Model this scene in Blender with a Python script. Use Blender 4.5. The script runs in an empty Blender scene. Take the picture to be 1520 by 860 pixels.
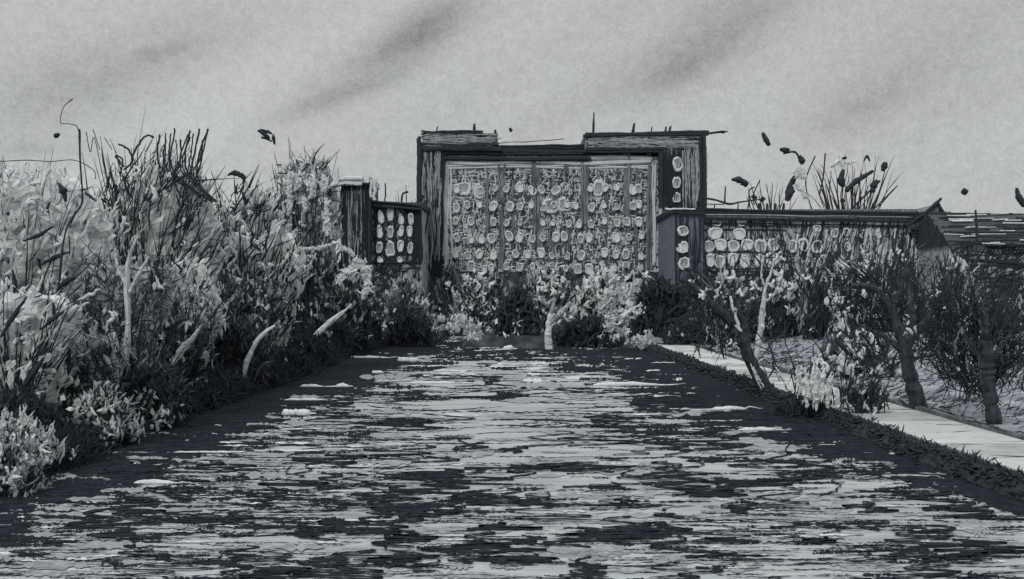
import bpy, math, random
import numpy as np
random.seed(7); rng = np.random.default_rng(11)
F = 1316.0; H = 5.0; HZ = 440.0; CX = 760.0
scene = bpy.context.scene
COL = scene.collection

# ------------------------------------------------------------------ helpers
def P(px, py, Y):
    return ((px-CX)/F*Y, Y, H-(py-HZ)/F*Y)
def sm(a, b, x):
    t = np.clip((x-a)/(b-a), 0, 1); return t*t*(3-2*t)

class Acc:
    """collects vertices and faces with a material index"""
    def __init__(s): s.v=[]; s.f=[]; s.m=[]; s.n=0
    def add(s, V, Fc, mi=0):
        V=np.asarray(V,float).reshape(-1,3); Fc=np.asarray(Fc,int)
        if Fc.shape[1]==3: Fc=np.concatenate([Fc,-np.ones((len(Fc),1),int)-s.n],1)
        s.v.append(V); s.f.append(Fc+s.n); s.m.append(np.full(len(Fc),mi,int)); s.n+=len(V)
        return s
    def box(s, x0,x1,y0,y1,z0,z1, mi=0, j=0.0):
        V=np.array([(x,y,z) for x in (x0,x1) for y in (y0,y1) for z in (z0,z1)],float)
        if j: V+=rng.uniform(-j,j,V.shape)
        s.add(V,[(0,1,3,2),(4,6,7,5),(0,4,5,1),(2,3,7,6),(0,2,6,4),(1,5,7,3)],mi); return s
    def build(s, name, mats, parent=None, origin=None, smooth=False):
        me=bpy.data.meshes.new(name)
        if s.n:
            V=np.concatenate(s.v); Fc=np.concatenate(s.f); M=np.concatenate(s.m)
            if origin is not None: V=V-np.asarray(origin)
            cnt=np.where(Fc[:,3]<0,3,4)
            loops=Fc.reshape(-1); mask=np.ones(len(loops),bool); mask[3::4]=Fc[:,3]>=0
            loops=loops[mask]
            me.vertices.add(len(V)); me.vertices.foreach_set('co',V.reshape(-1))
            me.loops.add(len(loops)); me.loops.foreach_set('vertex_index',loops)
            me.polygons.add(len(Fc))
            st=np.concatenate([[0],np.cumsum(cnt)[:-1]])
            me.polygons.foreach_set('loop_start',st); me.polygons.foreach_set('loop_total',cnt)
            for m in mats: me.materials.append(m)
            me.polygons.foreach_set('material_index',M)
            me.polygons.foreach_set('use_smooth',np.full(len(Fc),smooth))
            me.update(calc_edges=True); me.validate()
        o=bpy.data.objects.new(name,me); COL.objects.link(o)
        if parent is not None: o.parent=parent
        return o

def unit(v):
    return v/np.maximum(np.linalg.norm(v,axis=-1,keepdims=True),1e-9)

def tubes(acc, PT, R, mi=0, k=4):
    """PT (N,n,3) polylines, R (N,n) radii"""
    N,n,_=PT.shape
    if N==0: return
    T=np.gradient(PT,axis=1); T=unit(T)
    ref=np.where(np.abs(T[...,1:2])>0.9,np.array([1.,0,0]),np.array([0,1.,0]))
    A=unit(np.cross(T,ref)); B=np.cross(T,A)
    ang=np.arange(k)*2*math.pi/k
    V=PT[:,:,None,:]+R[:,:,None,None]*(A[:,:,None,:]*np.cos(ang)[None,None,:,None]+B[:,:,None,:]*np.sin(ang)[None,None,:,None])
    base=(np.arange(N)*n*k)[:,None,None]; i=np.arange(n-1)[None,:,None]*k; a=np.arange(k)[None,None,:]; b=(a+1)%k
    f=np.stack([base+i+a,base+i+b,base+i+k+b,base+i+k+a],-1).reshape(-1,4)
    acc.add(V.reshape(-1,3),f,mi)

def strokes(acc, P0, D, L, R, bend=0.15, wig=0.03, n=6, mi=0, taper=0.25):
    """pen strokes: start points, directions, lengths, radii"""
    P0=np.asarray(P0,float); N=len(P0)
    if N==0: return
    D=unit(np.asarray(D,float)); L=np.broadcast_to(L,(N,)); R=np.broadcast_to(R,(N,))
    t=np.linspace(0,1,n)
    bv=rng.normal(0,bend,(N,3)); bv[:,1]*=0.5
    wv=rng.normal(0,wig,(N,3)); ph=rng.uniform(0,6.28,N)
    PT=P0[:,None,:]+L[:,None,None]*(D[:,None,:]*t[None,:,None]+bv[:,None,:]*(t**2)[None,:,None]
        +wv[:,None,:]*(np.sin(ph[:,None]+t[None,:]*7)-np.sin(ph[:,None]))[:,:,None])
    prof=np.interp(t,[0,.15,.6,1],[.6,1,.85,taper])
    RR=R[:,None]*prof[None,:]*rng.uniform(.7,1.3,(N,n))
    tubes(acc,PT,RR,mi,k=4)

def _octa():
    v=[(1,0,0),(-1,0,0),(0,1,0),(0,-1,0),(0,0,1),(0,0,-1)]
    f=[(0,2,4),(2,1,4),(1,3,4),(3,0,4),(2,0,5),(1,2,5),(3,1,5),(0,3,5)]
    v=[np.array(a,float) for a in v]; nf=[]; c={}
    def mid(a,b):
        key=(min(a,b),max(a,b))
        if key not in c:
            m=v[a]+v[b]; v.append(m/np.linalg.norm(m)); c[key]=len(v)-1
        return c[key]
    for a,b,d in f:
        x,y,z=mid(a,b),mid(b,d),mid(d,a); nf+=[(a,x,z),(x,b,y),(z,y,d),(x,y,z)]
    return np.array(v),np.array(nf)
OV,OF=_octa()

def dabs(acc, C, Lh, Wh, Th=None, ang=None, angsd=0.5, mi=0, rough=0.28):
    """brush dabs: centre, half length, half width, thickness; ang = lean from vertical in the facing plane"""
    C=np.asarray(C,float); N=len(C)
    if N==0: return
    Lh=np.broadcast_to(Lh,(N,)); Wh=np.broadcast_to(Wh,(N,)); Th=Wh*0.6 if Th is None else np.broadcast_to(Th,(N,))
    a=rng.normal(0 if ang is None else ang,angsd,N)
    V=OV[None]*np.stack([Wh,Th,Lh],-1)[:,None,:]*(1+rng.normal(0,rough,(N,len(OV),1)))
    ca,sa=np.cos(a)[:,None],np.sin(a)[:,None]
    X=V[...,0]*ca+V[...,2]*sa; Z=-V[...,0]*sa+V[...,2]*ca; Yv=V[...,1]
    yaw=rng.uniform(-.7,.7,N)[:,None]; cy,sy=np.cos(yaw),np.sin(yaw)
    X2=X*cy-Yv*sy; Y2=X*sy+Yv*cy
    W=np.stack([X2,Y2,Z],-1)+C[:,None,:]
    f=(OF[None]+(np.arange(N)*len(OV))[:,None,None]).reshape(-1,3)
    acc.add(W.reshape(-1,3),f,mi)

def brush(acc, C, Lm, Wm, ang=0.0, angsd=.5, mi=0, bend=.3, k=6, n=7):
    """loaded brush strokes centred on C: length, width (arrays), lean from vertical"""
    C=np.asarray(C,float); N=len(C)
    if N==0: return
    a=rng.normal(0,1,N)*angsd+ang
    D=np.stack([np.sin(a),rng.normal(0,.2,N),np.cos(a)],-1); S=np.stack([np.cos(a),np.zeros(N),-np.sin(a)],-1)
    t=np.linspace(-.5,.5,n); bd=rng.normal(0,bend,N)
    PT=C[:,None]+Lm[:,None,None]*(D[:,None]*t[None,:,None]+S[:,None]*(bd[:,None]*(t*t*4)[None])[:,:,None])
    PT=PT+rng.normal(0,.03,PT.shape)*Lm[:,None,None]
    prof=np.interp(t,[-.5,-.38,0,.3,.5],[.25,.95,1,.85,.1])
    tubes(acc,PT,(Wm*.5)[:,None]*prof[None]*rng.uniform(.65,1.3,(N,n)),mi,k=k)

def leaves(acc, C, Lh, Wh, ang=0.0, angsd=.6, mi=0):
    """small folded leaf blades, six corners each"""
    C=np.asarray(C,float); N=len(C)
    if N==0: return
    a=rng.normal(0,1,N)*angsd+ang; yaw=rng.uniform(-.9,.7,N); tip=rng.normal(-.12,.18,N)
    T=np.array([(0,0,-.5),(-.5,.12,-.12),(-.38,.15,.25),(0,0,.5),(.42,.15,.2),(.5,.12,-.15)])
    V=T[None]*np.stack([Wh,Wh,Lh],-1)[:,None,:]*(1+rng.normal(0,.22,(N,6,1)))
    y=V[...,1]+V[...,2]*np.sin(tip)[:,None]; V=np.stack([V[...,0],y,V[...,2]],-1)
    cy,sy=np.cos(yaw)[:,None],np.sin(yaw)[:,None]; X=V[...,0]*cy-V[...,1]*sy; Y=V[...,0]*sy+V[...,1]*cy; Z=V[...,2]
    ca,sa=np.cos(a)[:,None],np.sin(a)[:,None]; X,Z=X*ca+Z*sa,-X*sa+Z*ca
    V=np.stack([X,Y,Z],-1)+C[:,None,:]; b=np.arange(N)[:,None]*6
    acc.add(V.reshape(-1,3),np.concatenate([b+np.array([[0,1,2,3]]),b+np.array([[0,3,4,5]])]),mi)

def path3(acc, pts, w, Y=None, mi=0, jit=0.0, n=24, k=6):
    """one hand drawn line through pixel points at distance Y (or 3d points); w = width in px (number or list)"""
    pts=[P(p[0],p[1],Y) if Y is not None else p for p in pts]
    p=np.array(pts,float); m=len(p)
    tt=np.linspace(0,m-1,n)
    # catmull-rom
    def cr(i,t):
        p0=p[max(i-1,0)];p1=p[i];p2=p[min(i+1,m-1)];p3=p[min(i+2,m-1)]
        return .5*((2*p1)+(-p0+p2)*t+(2*p0-5*p1+4*p2-p3)*t*t+(-p0+3*p1-3*p2+p3)*t**3)
    Q=np.array([cr(min(int(t),m-2),t-min(int(t),m-2)) for t in tt])
    yd=Q[:,1]
    u=yd/F
    ww=np.interp(tt,np.arange(m),w) if hasattr(w,'__len__') else np.full(n,float(w))
    R=ww*.5*u*rng.uniform(.85,1.15,n)
    if jit: Q=Q+rng.normal(0,jit,Q.shape)*u[:,None]
    tubes(acc,Q[None],R[None],mi,k=k)

def tag(o,label=None,cat=None,group=None,kind=None):
    if label: o['label']=label
    if cat: o['category']=cat
    if group: o['group']=group
    if kind: o['kind']=kind
    return o
def thing(name,label,cat,loc,group=None):
    o=bpy.data.objects.new(name,None); COL.objects.link(o); o.location=loc; o.empty_display_size=.3
    return tag(o,label,cat,group)

# ------------------------------------------------------------------ materials
def nodes(m): return m.node_tree.nodes, m.node_tree.links
def mat(name, c, c2=None, rough=.75, scale=3.0, bump=.25, bscale=14.0, spec=.25, stretch=(1,1,1), contrast=(.35,.65)):
    m=bpy.data.materials.new(name); m.use_nodes=True; N,L=nodes(m)
    b=N['Principled BSDF']; b.inputs['Roughness'].default_value=rough; b.inputs['Specular IOR Level'].default_value=spec
    tc=N.new('ShaderNodeTexCoord'); mp=N.new('ShaderNodeMapping'); mp.inputs['Scale'].default_value=stretch
    L.new(tc.outputs['Object'],mp.inputs['Vector'])
    n1=N.new('ShaderNodeTexNoise'); n1.inputs['Scale'].default_value=scale; n1.inputs['Detail'].default_value=7; n1.inputs['Roughness'].default_value=.65
    L.new(mp.outputs[0],n1.inputs['Vector'])
    r=N.new('ShaderNodeValToRGB'); e=r.color_ramp.elements
    e[0].position=contrast[0]; e[1].position=contrast[1]
    e[0].color=(*c,1); e[1].color=(*(c2 or c),1)
    L.new(n1.outputs['Fac'],r.inputs['Fac']); L.new(r.outputs['Color'],b.inputs['Base Color'])
    n2=N.new('ShaderNodeTexNoise'); n2.inputs['Scale'].default_value=bscale; n2.inputs['Detail'].default_value=5
    L.new(mp.outputs[0],n2.inputs['Vector'])
    bp=N.new('ShaderNodeBump'); bp.inputs['Strength'].default_value=bump; bp.inputs['Distance'].default_value=.1
    L.new(n2.outputs['Fac'],bp.inputs['Height']); L.new(bp.outputs[0],b.inputs['Normal'])
    return m
M=dict(
 ink   = mat('ink_black',(.017,.0205,.026),(.030,.036,.044),rough=.8,scale=4),
 pen   = mat('pen_grey',(.03,.035,.042),(.10,.108,.12),rough=.8,scale=1.2),
 inkb  = mat('ink_bluegrey',(.055,.064,.085),(.10,.115,.145),rough=.8,scale=2),
 wash  = mat('grey_wash',(.26,.278,.292),(.52,.545,.56),scale=1.3,bump=.5),
 washd = mat('dark_wash',(.05,.056,.067),(.15,.162,.18),scale=1.3,bump=.5),
 washp = mat('pale_wash',(.52,.548,.556),(.74,.768,.772),scale=1.1,bump=.4),
 white = mat('chalk_white',(.60,.635,.645),(.82,.85,.86),scale=5,bump=.7,rough=.5),
 wall  = mat('pale_brick',(.32,.34,.35),(.58,.605,.61),scale=1.6,bump=.8,bscale=6,stretch=(1,1,1.6)),
 walld = mat('dark_brick',(.055,.062,.072),(.24,.256,.27),scale=1.2,bump=.6,stretch=(2.5,1,.35)),
 wallb = mat('blue_grey_render',(.10,.115,.15),(.16,.18,.225),scale=.8,bump=.5),
 wallp = mat('pale_render',(.22,.235,.245),(.42,.44,.45),scale=.7,bump=.6,stretch=(2,1,.6)),
 slate = mat('slate_roof',(.03,.035,.043),(.075,.083,.095),scale=1.5,bump=.6,stretch=(.4,1,3)),
 pane  = mat('window_pane',(.42,.45,.46),(.72,.75,.76),scale=4,bump=.4,rough=.35,spec=.5),
 path  = mat('path_concrete',(.36,.38,.375),(.50,.52,.51),scale=.8,bump=.25,contrast=(.3,.7)),
 pathd = mat('path_worn',(.24,.255,.26),(.38,.40,.40),scale=1.4,bump=.3),
 kerb  = mat('kerb_stone',(.05,.056,.065),(.2,.21,.22),scale=2.5),
 bark  = mat('dark_bark',(.014,.017,.022),(.05,.057,.07),scale=6,bump=.9,stretch=(1,1,.25)),
 barkp = mat('pale_bark',(.30,.32,.33),(.6,.63,.64),scale=6,bump=.9,stretch=(1,1,.25)),
)
# ground: grass worn to pale earth, darker towards the wet margin soil (own colour patches)
def ground_mat():
    m=bpy.data.materials.new('rough_ground'); m.use_nodes=True; N,L=nodes(m); b=N['Principled BSDF']
    b.inputs['Roughness'].default_value=.9; b.inputs['Specular IOR Level'].default_value=.1
    tc=N.new('ShaderNodeTexCoord'); sx=N.new('ShaderNodeSeparateXYZ'); L.new(tc.outputs['Object'],sx.inputs[0])
    n=N.new('ShaderNodeTexNoise'); n.inputs['Scale'].default_value=.9; n.inputs['Detail'].default_value=8; L.new(tc.outputs['Object'],n.inputs['Vector'])
    r=N.new('ShaderNodeValToRGB'); e=r.color_ramp.elements
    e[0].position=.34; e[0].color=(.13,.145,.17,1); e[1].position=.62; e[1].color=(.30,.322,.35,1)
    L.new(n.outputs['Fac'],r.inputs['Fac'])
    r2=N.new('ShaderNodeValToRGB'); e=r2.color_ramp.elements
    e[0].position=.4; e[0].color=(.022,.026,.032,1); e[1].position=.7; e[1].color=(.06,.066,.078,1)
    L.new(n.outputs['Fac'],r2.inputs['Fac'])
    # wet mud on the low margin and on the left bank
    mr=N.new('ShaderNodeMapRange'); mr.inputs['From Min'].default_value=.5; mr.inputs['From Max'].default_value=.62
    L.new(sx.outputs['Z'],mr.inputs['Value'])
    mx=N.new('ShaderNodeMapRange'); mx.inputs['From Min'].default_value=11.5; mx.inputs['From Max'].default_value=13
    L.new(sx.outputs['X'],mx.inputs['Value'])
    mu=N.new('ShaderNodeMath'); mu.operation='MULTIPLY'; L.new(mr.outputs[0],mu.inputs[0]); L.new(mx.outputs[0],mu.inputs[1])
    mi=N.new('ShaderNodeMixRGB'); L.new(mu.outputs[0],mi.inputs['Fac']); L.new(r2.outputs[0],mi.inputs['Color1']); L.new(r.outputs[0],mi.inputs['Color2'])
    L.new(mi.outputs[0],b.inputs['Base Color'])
    return m
for k in ('wash','washp','white'):
    m_=M[k]; N_,L_=nodes(m_); b_=N_['Principled BSDF']; o_=[n for n in N_ if n.type=='OUTPUT_MATERIAL'][0]
    tl=N_.new('ShaderNodeBsdfTranslucent'); L_.new(b_.inputs['Base Color'].links[0].from_socket,tl.inputs['Color']); L_.new(b_.inputs['Normal'].links[0].from_socket,tl.inputs['Normal'])
    mx_=N_.new('ShaderNodeMixShader'); mx_.inputs[0].default_value=.25; L_.new(b_.outputs[0],mx_.inputs[1]); L_.new(tl.outputs[0],mx_.inputs[2]); L_.new(mx_.outputs[0],o_.inputs['Surface'])
M['ground']=ground_mat()
def water_mat():
    m=bpy.data.materials.new('river_water'); m.use_nodes=True; N,L=nodes(m); b=N['Principled BSDF']
    tc=N.new('ShaderNodeTexCoord'); mp=N.new('ShaderNodeMapping'); mp.inputs['Scale'].default_value=(.32,1.5,1)
    L.new(tc.outputs['Object'],mp.inputs['Vector'])
    n=N.new('ShaderNodeTexNoise'); n.inputs['Scale'].default_value=.55; n.inputs['Detail'].default_value=9; n.inputs['Roughness'].default_value=.62
    L.new(mp.outputs[0],n.inputs['Vector'])
    r=N.new('ShaderNodeValToRGB'); e=r.color_ramp.elements
    e[0].position=.34; e[0].color=(.24,.257,.268,1); e[1].position=.60; e[1].color=(.385,.408,.412,1)
    L.new(n.outputs['Fac'],r.inputs['Fac']); L.new(r.outputs[0],b.inputs['Base Color'])
    b.inputs['Roughness'].default_value=.34; b.inputs['Specular IOR Level'].default_value=.25
    n2=N.new('ShaderNodeTexNoise'); n2.inputs['Scale'].default_value=2.2; n2.inputs['Detail'].default_value=7
    L.new(mp.outputs[0],n2.inputs['Vector'])
    bp=N.new('ShaderNodeBump'); bp.inputs['Strength'].default_value=.55; bp.inputs['Distance'].default_value=.12
    L.new(n2.outputs['Fac'],bp.inputs['Height']); L.new(bp.outputs[0],b.inputs['Normal'])
    return m
M['water']=water_mat()
M['ripple_refl']=mat('dark_ripple_reflection',(.014,.017,.022),(.026,.031,.038),rough=.95,scale=3,bump=.3,spec=.0)  # dark strokes for ripples and for bank reflections painted onto the water
M['greyrip']=mat('grey_ripple',(.15,.16,.175),(.30,.32,.33),rough=.6,scale=3,bump=.4,spec=.2)
M['glint']=mat('painted_glint',(.40,.425,.435),(.60,.63,.64),rough=.6,scale=5,bump=.6,spec=.15)  # pale colour of the glints painted on the water

# ------------------------------------------------------------------ terrain
def xl(Y): return -13.0-0.25*np.sin(Y*.21)-.18*np.sin(Y*.83+1)
def xr(Y): return 12.35+0.10*np.sin(Y*.4)+.06*np.sin(Y*1.3)
def zg(X,Y):
    X=np.asarray(X,float); Y=np.asarray(Y,float)
    n=.12*np.sin(X*.7+Y*.31)+.1*np.sin(X*.23-Y*.57+2)
    dl=xl(Y)-X
    zl=-1.2+1.5*sm(-.6,.5,dl)+1.0*sm(.4,3,dl)+1.6*sm(3,22,dl)+n*sm(1,4,dl)
    dr=X-xr(Y)
    zr=-1.2+1.7*sm(-.7,.35,dr)+.12*sm(3.6,4.2,dr)+1.3*sm(4.2,24,dr)+n*.6*sm(5,8,dr)
    z=np.where(X<0,zl,zr)
    tong=sm(83,88,Y+1.2*np.sin(X*.6))*sm(-6.5,-3.5,X+.6*np.sin(Y*.5))
    far=sm(118,124,Y+.8*np.sin(X*.5))
    g=np.maximum(tong,far)
    z=np.where(g>0,np.maximum(z,-1.2+g*(2.3+n)),z)
    return z
def terrain():
    xs=np.concatenate([[-3000,-900,-300,-120],np.arange(-70,-16,1.5),np.arange(-16,-11,.35),np.arange(-11,11,1.0),np.arange(11,17.4,.2),np.arange(17.6,70,1.5),[120,300,900,3000]])
    ys=np.concatenate([[-60,-20],np.arange(-5,150,.9),np.arange(152,260,12),[400,900,2500,6000]])
    X,Y=np.meshgrid(xs,ys); Z=zg(X,Y)
    nx,ny=len(xs),len(ys)
    i,j=np.meshgrid(np.arange(nx-1),np.arange(ny-1)); a=(j*nx+i).ravel()
    ac=Acc(); ac.add(np.stack([X,Y,Z],-1),np.stack([a,a+1,a+nx+1,a+nx],-1))
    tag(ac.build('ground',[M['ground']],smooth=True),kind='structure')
terrain()
a=Acc(); a.add([(-40,-40,0),(40,-40,0),(40,135,0),(-40,135,0)],[(0,1,2,3)]); tag(a.build('river',[M['water']]),kind='structure')
# path of concrete slabs beside the river
def path_strip():
    ac=Acc(); ys=np.arange(-2,82,2.4)
    for q,y in enumerate(ys):
        x0,x1=12.85,15.75
        bend=lambda y:.0004*max(y-45,0)**2
        h=.56+rng.uniform(0,.006)
        e0,e1=x0+rng.uniform(-.04,.04),x1+rng.uniform(-.03,.03)
        V=[]
        for (yy) in (y+.012,y+2.388):
            for xx in (e0,e1):
                for zz in (.2,h): V.append((xx+bend(yy),yy,zz))
        ac.add(V,[(0,4,5,1),(2,3,7,6),(1,5,7,3),(0,1,3,2),(4,6,7,5)],int(rng.random()<.3))
        m=rng.integers(1,5); strokes(ac,np.stack([rng.uniform(e0,e1-1,m),rng.uniform(y,y+2.3,m),np.full(m,h+.002)],-1),np.stack([np.ones(m),rng.normal(0,.15,m),np.zeros(m)],-1),rng.uniform(.4,1.8,m),.010,bend=.03,wig=.01,mi=2)
    tag(ac.build('path',[M['path'],M['pathd'],M['ink']]),kind='structure')
    k=Acc()
    for y in np.arange(-2,80,1.6):
        b=.0004*max(y-45,0)**2
        k.box(15.82+b,15.96+b,y+.02,y+1.58,.3,.70+rng.uniform(-.02,.03),0,j=.02)
    strokes(k,[(15.8+rng.uniform(-.1,.35),y,.71) for y in np.arange(5,75,.8)],[(rng.uniform(-.05,.12),1,.0)for y in np.arange(5,75,.8)],2.0,.025,bend=.03,mi=1)
    tag(k.build('kerb',[M['kerb'],M['ink']]),kind='structure')
path_strip()

# ------------------------------------------------------------------ river ripples: flat dark strokes with painted bank reflections, looping lines, painted glints
def to_px(X,Y,z=0): return CX+X*F/Y, HZ+(H-z)*F/Y
def ribbons(acc, cx, cy, L, W, n=9, mi=0, tilt=.01, curve=.0):
    """flat strokes: centre px, length px, width px"""
    N=len(cx); t=np.linspace(-.5,.5,n)[None]
    x=cx[:,None]+L[:,None]*t
    off=rng.normal(0,tilt,(N,1))*L[:,None]*t+rng.normal(0,1,(N,1))*curve*L[:,None]*(t*t*4)+rng.normal(0,.35,(N,n))
    y=cy[:,None]+off
    hw=W[:,None]*.5*np.interp(t[0],[-.5,-.42,.3,.5],[.1,.9,1,.15])[None]*rng.uniform(.15,1.8,(N,n))
    def un(x,y):
        y=np.maximum(y,HZ+30); Y=F*H/(y-HZ); return np.stack([(x-CX)/F*Y,Y],-1)
    z=(.006+rng.uniform(0,.022,(N,1)))*np.ones((N,n))
    A=np.concatenate([un(x,y-hw),z[...,None]],-1); B=np.concatenate([un(x,y+hw),z[...,None]],-1)
    V=np.stack([A,B],2)
    b=(np.arange(N)*n*2)[:,None]+np.arange(n-1)[None]*2
    f=np.stack([b,b+1,b+3,b+2],-1).reshape(-1,4)
    acc.add(V.reshape(-1,3),f,mi)
def yL(x): return HZ+5*(CX-x)/13.0
def yR(x): return HZ+5*(x-CX)/12.35
def gauss(x,y,a,b,sx,sy): return np.exp(-((x-a)/sx)**2-((y-b)/sy)**2)
def vnoise(x,y,s1,s2,seed):
    r=np.random.default_rng(seed); G=r.random((64,64)); u=(x/s1)%63; v=(y/s2)%63
    i=u.astype(int); j=v.astype(int); fu=u-i; fv=v-j; fu=fu*fu*(3-2*fu); fv=fv*fv*(3-2*fv)
    i2=(i+1)%64; j2=(j+1)%64
    return (G[j,i]*(1-fu)+G[j,i2]*fu)*(1-fv)+(G[j2,i]*(1-fu)+G[j2,i2]*fu)*fv
def dens(x,y):  # stroke density also paints bank shade and reflections onto the water
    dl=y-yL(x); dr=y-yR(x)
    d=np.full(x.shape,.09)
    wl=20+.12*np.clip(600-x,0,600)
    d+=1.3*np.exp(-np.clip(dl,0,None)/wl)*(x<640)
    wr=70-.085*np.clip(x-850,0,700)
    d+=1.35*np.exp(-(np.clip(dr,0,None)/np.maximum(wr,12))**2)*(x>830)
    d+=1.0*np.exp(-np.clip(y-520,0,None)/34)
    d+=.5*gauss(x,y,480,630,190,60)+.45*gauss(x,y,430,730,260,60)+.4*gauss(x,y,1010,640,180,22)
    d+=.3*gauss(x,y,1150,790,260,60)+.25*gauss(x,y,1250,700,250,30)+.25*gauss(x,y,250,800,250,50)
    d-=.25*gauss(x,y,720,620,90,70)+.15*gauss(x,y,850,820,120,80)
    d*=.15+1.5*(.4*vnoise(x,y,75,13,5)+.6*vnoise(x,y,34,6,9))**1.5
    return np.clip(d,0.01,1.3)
def sample(n,fn,ymin=480,ymax=870,xmin=-30,xmax=1550):
    X=[];Y=[]
    while sum(map(len,X))<n:
        x=rng.uniform(xmin,xmax,n); y=rng.uniform(ymin,ymax,n)
        ok=(rng.uniform(0,1.1,n)<fn(x,y))&(y>yL(x)-2)&(y>yR(x)-2)&((y>505)|(x<760))
        X.append(x[ok]); Y.append(y[ok])
    return np.concatenate(X)[:n],np.concatenate(Y)[:n]
def bundles(ac,x,y,Lm,sp,m0,m1,wm,mi=0):
    X=[];Y=[];L=[];W=[]
    for a,b,l in zip(x,y,Lm):
        m=rng.integers(m0,m1); k=.35+.65*min(max((b-500)/250,0),1)
        X+=list(a+rng.normal(0,.28,m)*l); Y+=list(b+rng.normal(0,sp,m)*k); L+=list(l*rng.uniform(.25,1.1,m)); W+=list(rng.gamma(1.6,wm/1.6,m)*(.6+.4*k)+.25)
    ribbons(ac,np.array(X),np.array(Y),np.array(L),np.array(W),n=24,mi=mi,tilt=.012,curve=.015)
def ripples():
    ac=Acc()
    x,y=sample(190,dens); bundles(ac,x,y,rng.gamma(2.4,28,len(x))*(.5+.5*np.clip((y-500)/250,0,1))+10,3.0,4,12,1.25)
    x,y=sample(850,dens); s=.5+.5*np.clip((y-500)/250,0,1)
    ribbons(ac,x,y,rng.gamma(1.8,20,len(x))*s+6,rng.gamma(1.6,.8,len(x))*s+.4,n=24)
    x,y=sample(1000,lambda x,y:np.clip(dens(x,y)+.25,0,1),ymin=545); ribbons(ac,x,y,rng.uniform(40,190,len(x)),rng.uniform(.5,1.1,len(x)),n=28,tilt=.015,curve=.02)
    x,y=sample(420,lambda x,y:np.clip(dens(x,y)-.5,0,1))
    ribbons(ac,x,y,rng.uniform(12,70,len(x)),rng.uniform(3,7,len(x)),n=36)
    # reflection and shade painted dark close under both banks and the central bushes
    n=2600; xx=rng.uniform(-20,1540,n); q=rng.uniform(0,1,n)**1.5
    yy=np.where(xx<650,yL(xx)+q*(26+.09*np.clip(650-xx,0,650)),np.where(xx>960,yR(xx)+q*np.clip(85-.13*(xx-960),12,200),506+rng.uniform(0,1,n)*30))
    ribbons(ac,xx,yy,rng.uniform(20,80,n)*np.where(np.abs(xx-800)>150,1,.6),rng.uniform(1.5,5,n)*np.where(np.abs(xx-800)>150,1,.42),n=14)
    g=Acc()
    x,y=sample(330,lambda x,y:.5*vnoise(x,y,60,12,31)+.25*(y>640),ymin=560); ribbons(g,x,y,rng.uniform(30,130,len(x)),rng.uniform(2,9,len(x)),n=18)
    tag(g.build('grey_ripples',[M['greyrip']]),kind='stuff')
    tag(ac.build('dark_ripples_reflections',[M['ripple_refl']]),kind='stuff')
    # thin looping lines
    ac=Acc(); nl=230
    cx,cy=sample(nl,lambda x,y:.2+.6*((y>580)),ymin=560,xmin=160,xmax=1500)
    for a,b in zip(cx,cy):
        amp=rng.uniform(15,80); st=rng.uniform(3,10); m=rng.integers(2,6)
        px=[a];py=[b];sgn=rng.choice([-1,1])
        for q in range(m):
            px.append(a+sgn*amp*rng.uniform(.4,1)+rng.uniform(-25,25)); py.append(py[-1]+st*rng.uniform(.3,1)); sgn=-sgn
        p=np.stack([px,py],-1); k=len(p)
        tt=np.linspace(0,k-1,10*k); Q=[]
        for t in tt:
            i=min(int(t),k-2); f=t-i; p0=p[max(i-1,0)];p1=p[i];p2=p[i+1];p3=p[min(i+2,k-1)]
            Q.append(.5*((2*p1)+(-p0+p2)*f+(2*p0-5*p1+4*p2-p3)*f*f+(-p0+3*p1-3*p2+p3)*f**3))
        Q=np.array(Q)+rng.normal(0,.25,(len(tt),2)); T=np.gradient(Q,axis=0); T/=np.maximum(np.linalg.norm(T,axis=1,keepdims=True),1e-6)
        Nn=np.stack([-T[:,1],T[:,0]],-1)*((.5+.7*min(max((b-540)/220,0),1))*rng.uniform(.6,1.3)*rng.uniform(.6,1.4,(len(tt),1)))
        z=.032+rng.uniform(0,.01)
        def un(q): Y=F*H/(np.maximum(q[:,1],HZ+40)-HZ); return np.stack([(q[:,0]-CX)/F*Y,Y,np.full(len(q),z)],-1)
        V=np.stack([un(Q+Nn),un(Q-Nn)],1); i=np.arange(len(tt)-1)*2
        ac.add(V.reshape(-1,3),np.stack([i,i+1,i+3,i+2],-1))
    tag(ac.build('ripple_lines',[M['ripple_refl']]),kind='stuff')
    ac=Acc()  # light glinting on the water, painted as pale ribbons
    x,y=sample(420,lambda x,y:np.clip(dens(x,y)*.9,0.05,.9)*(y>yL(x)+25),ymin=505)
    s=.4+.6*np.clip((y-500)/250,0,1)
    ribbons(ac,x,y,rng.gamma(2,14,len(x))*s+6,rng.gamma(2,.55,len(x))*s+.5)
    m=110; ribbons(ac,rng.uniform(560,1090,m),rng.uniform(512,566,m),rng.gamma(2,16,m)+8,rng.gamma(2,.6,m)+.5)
    tag(ac.build('glints',[M['glint']]),kind='stuff')
ripples()
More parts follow.
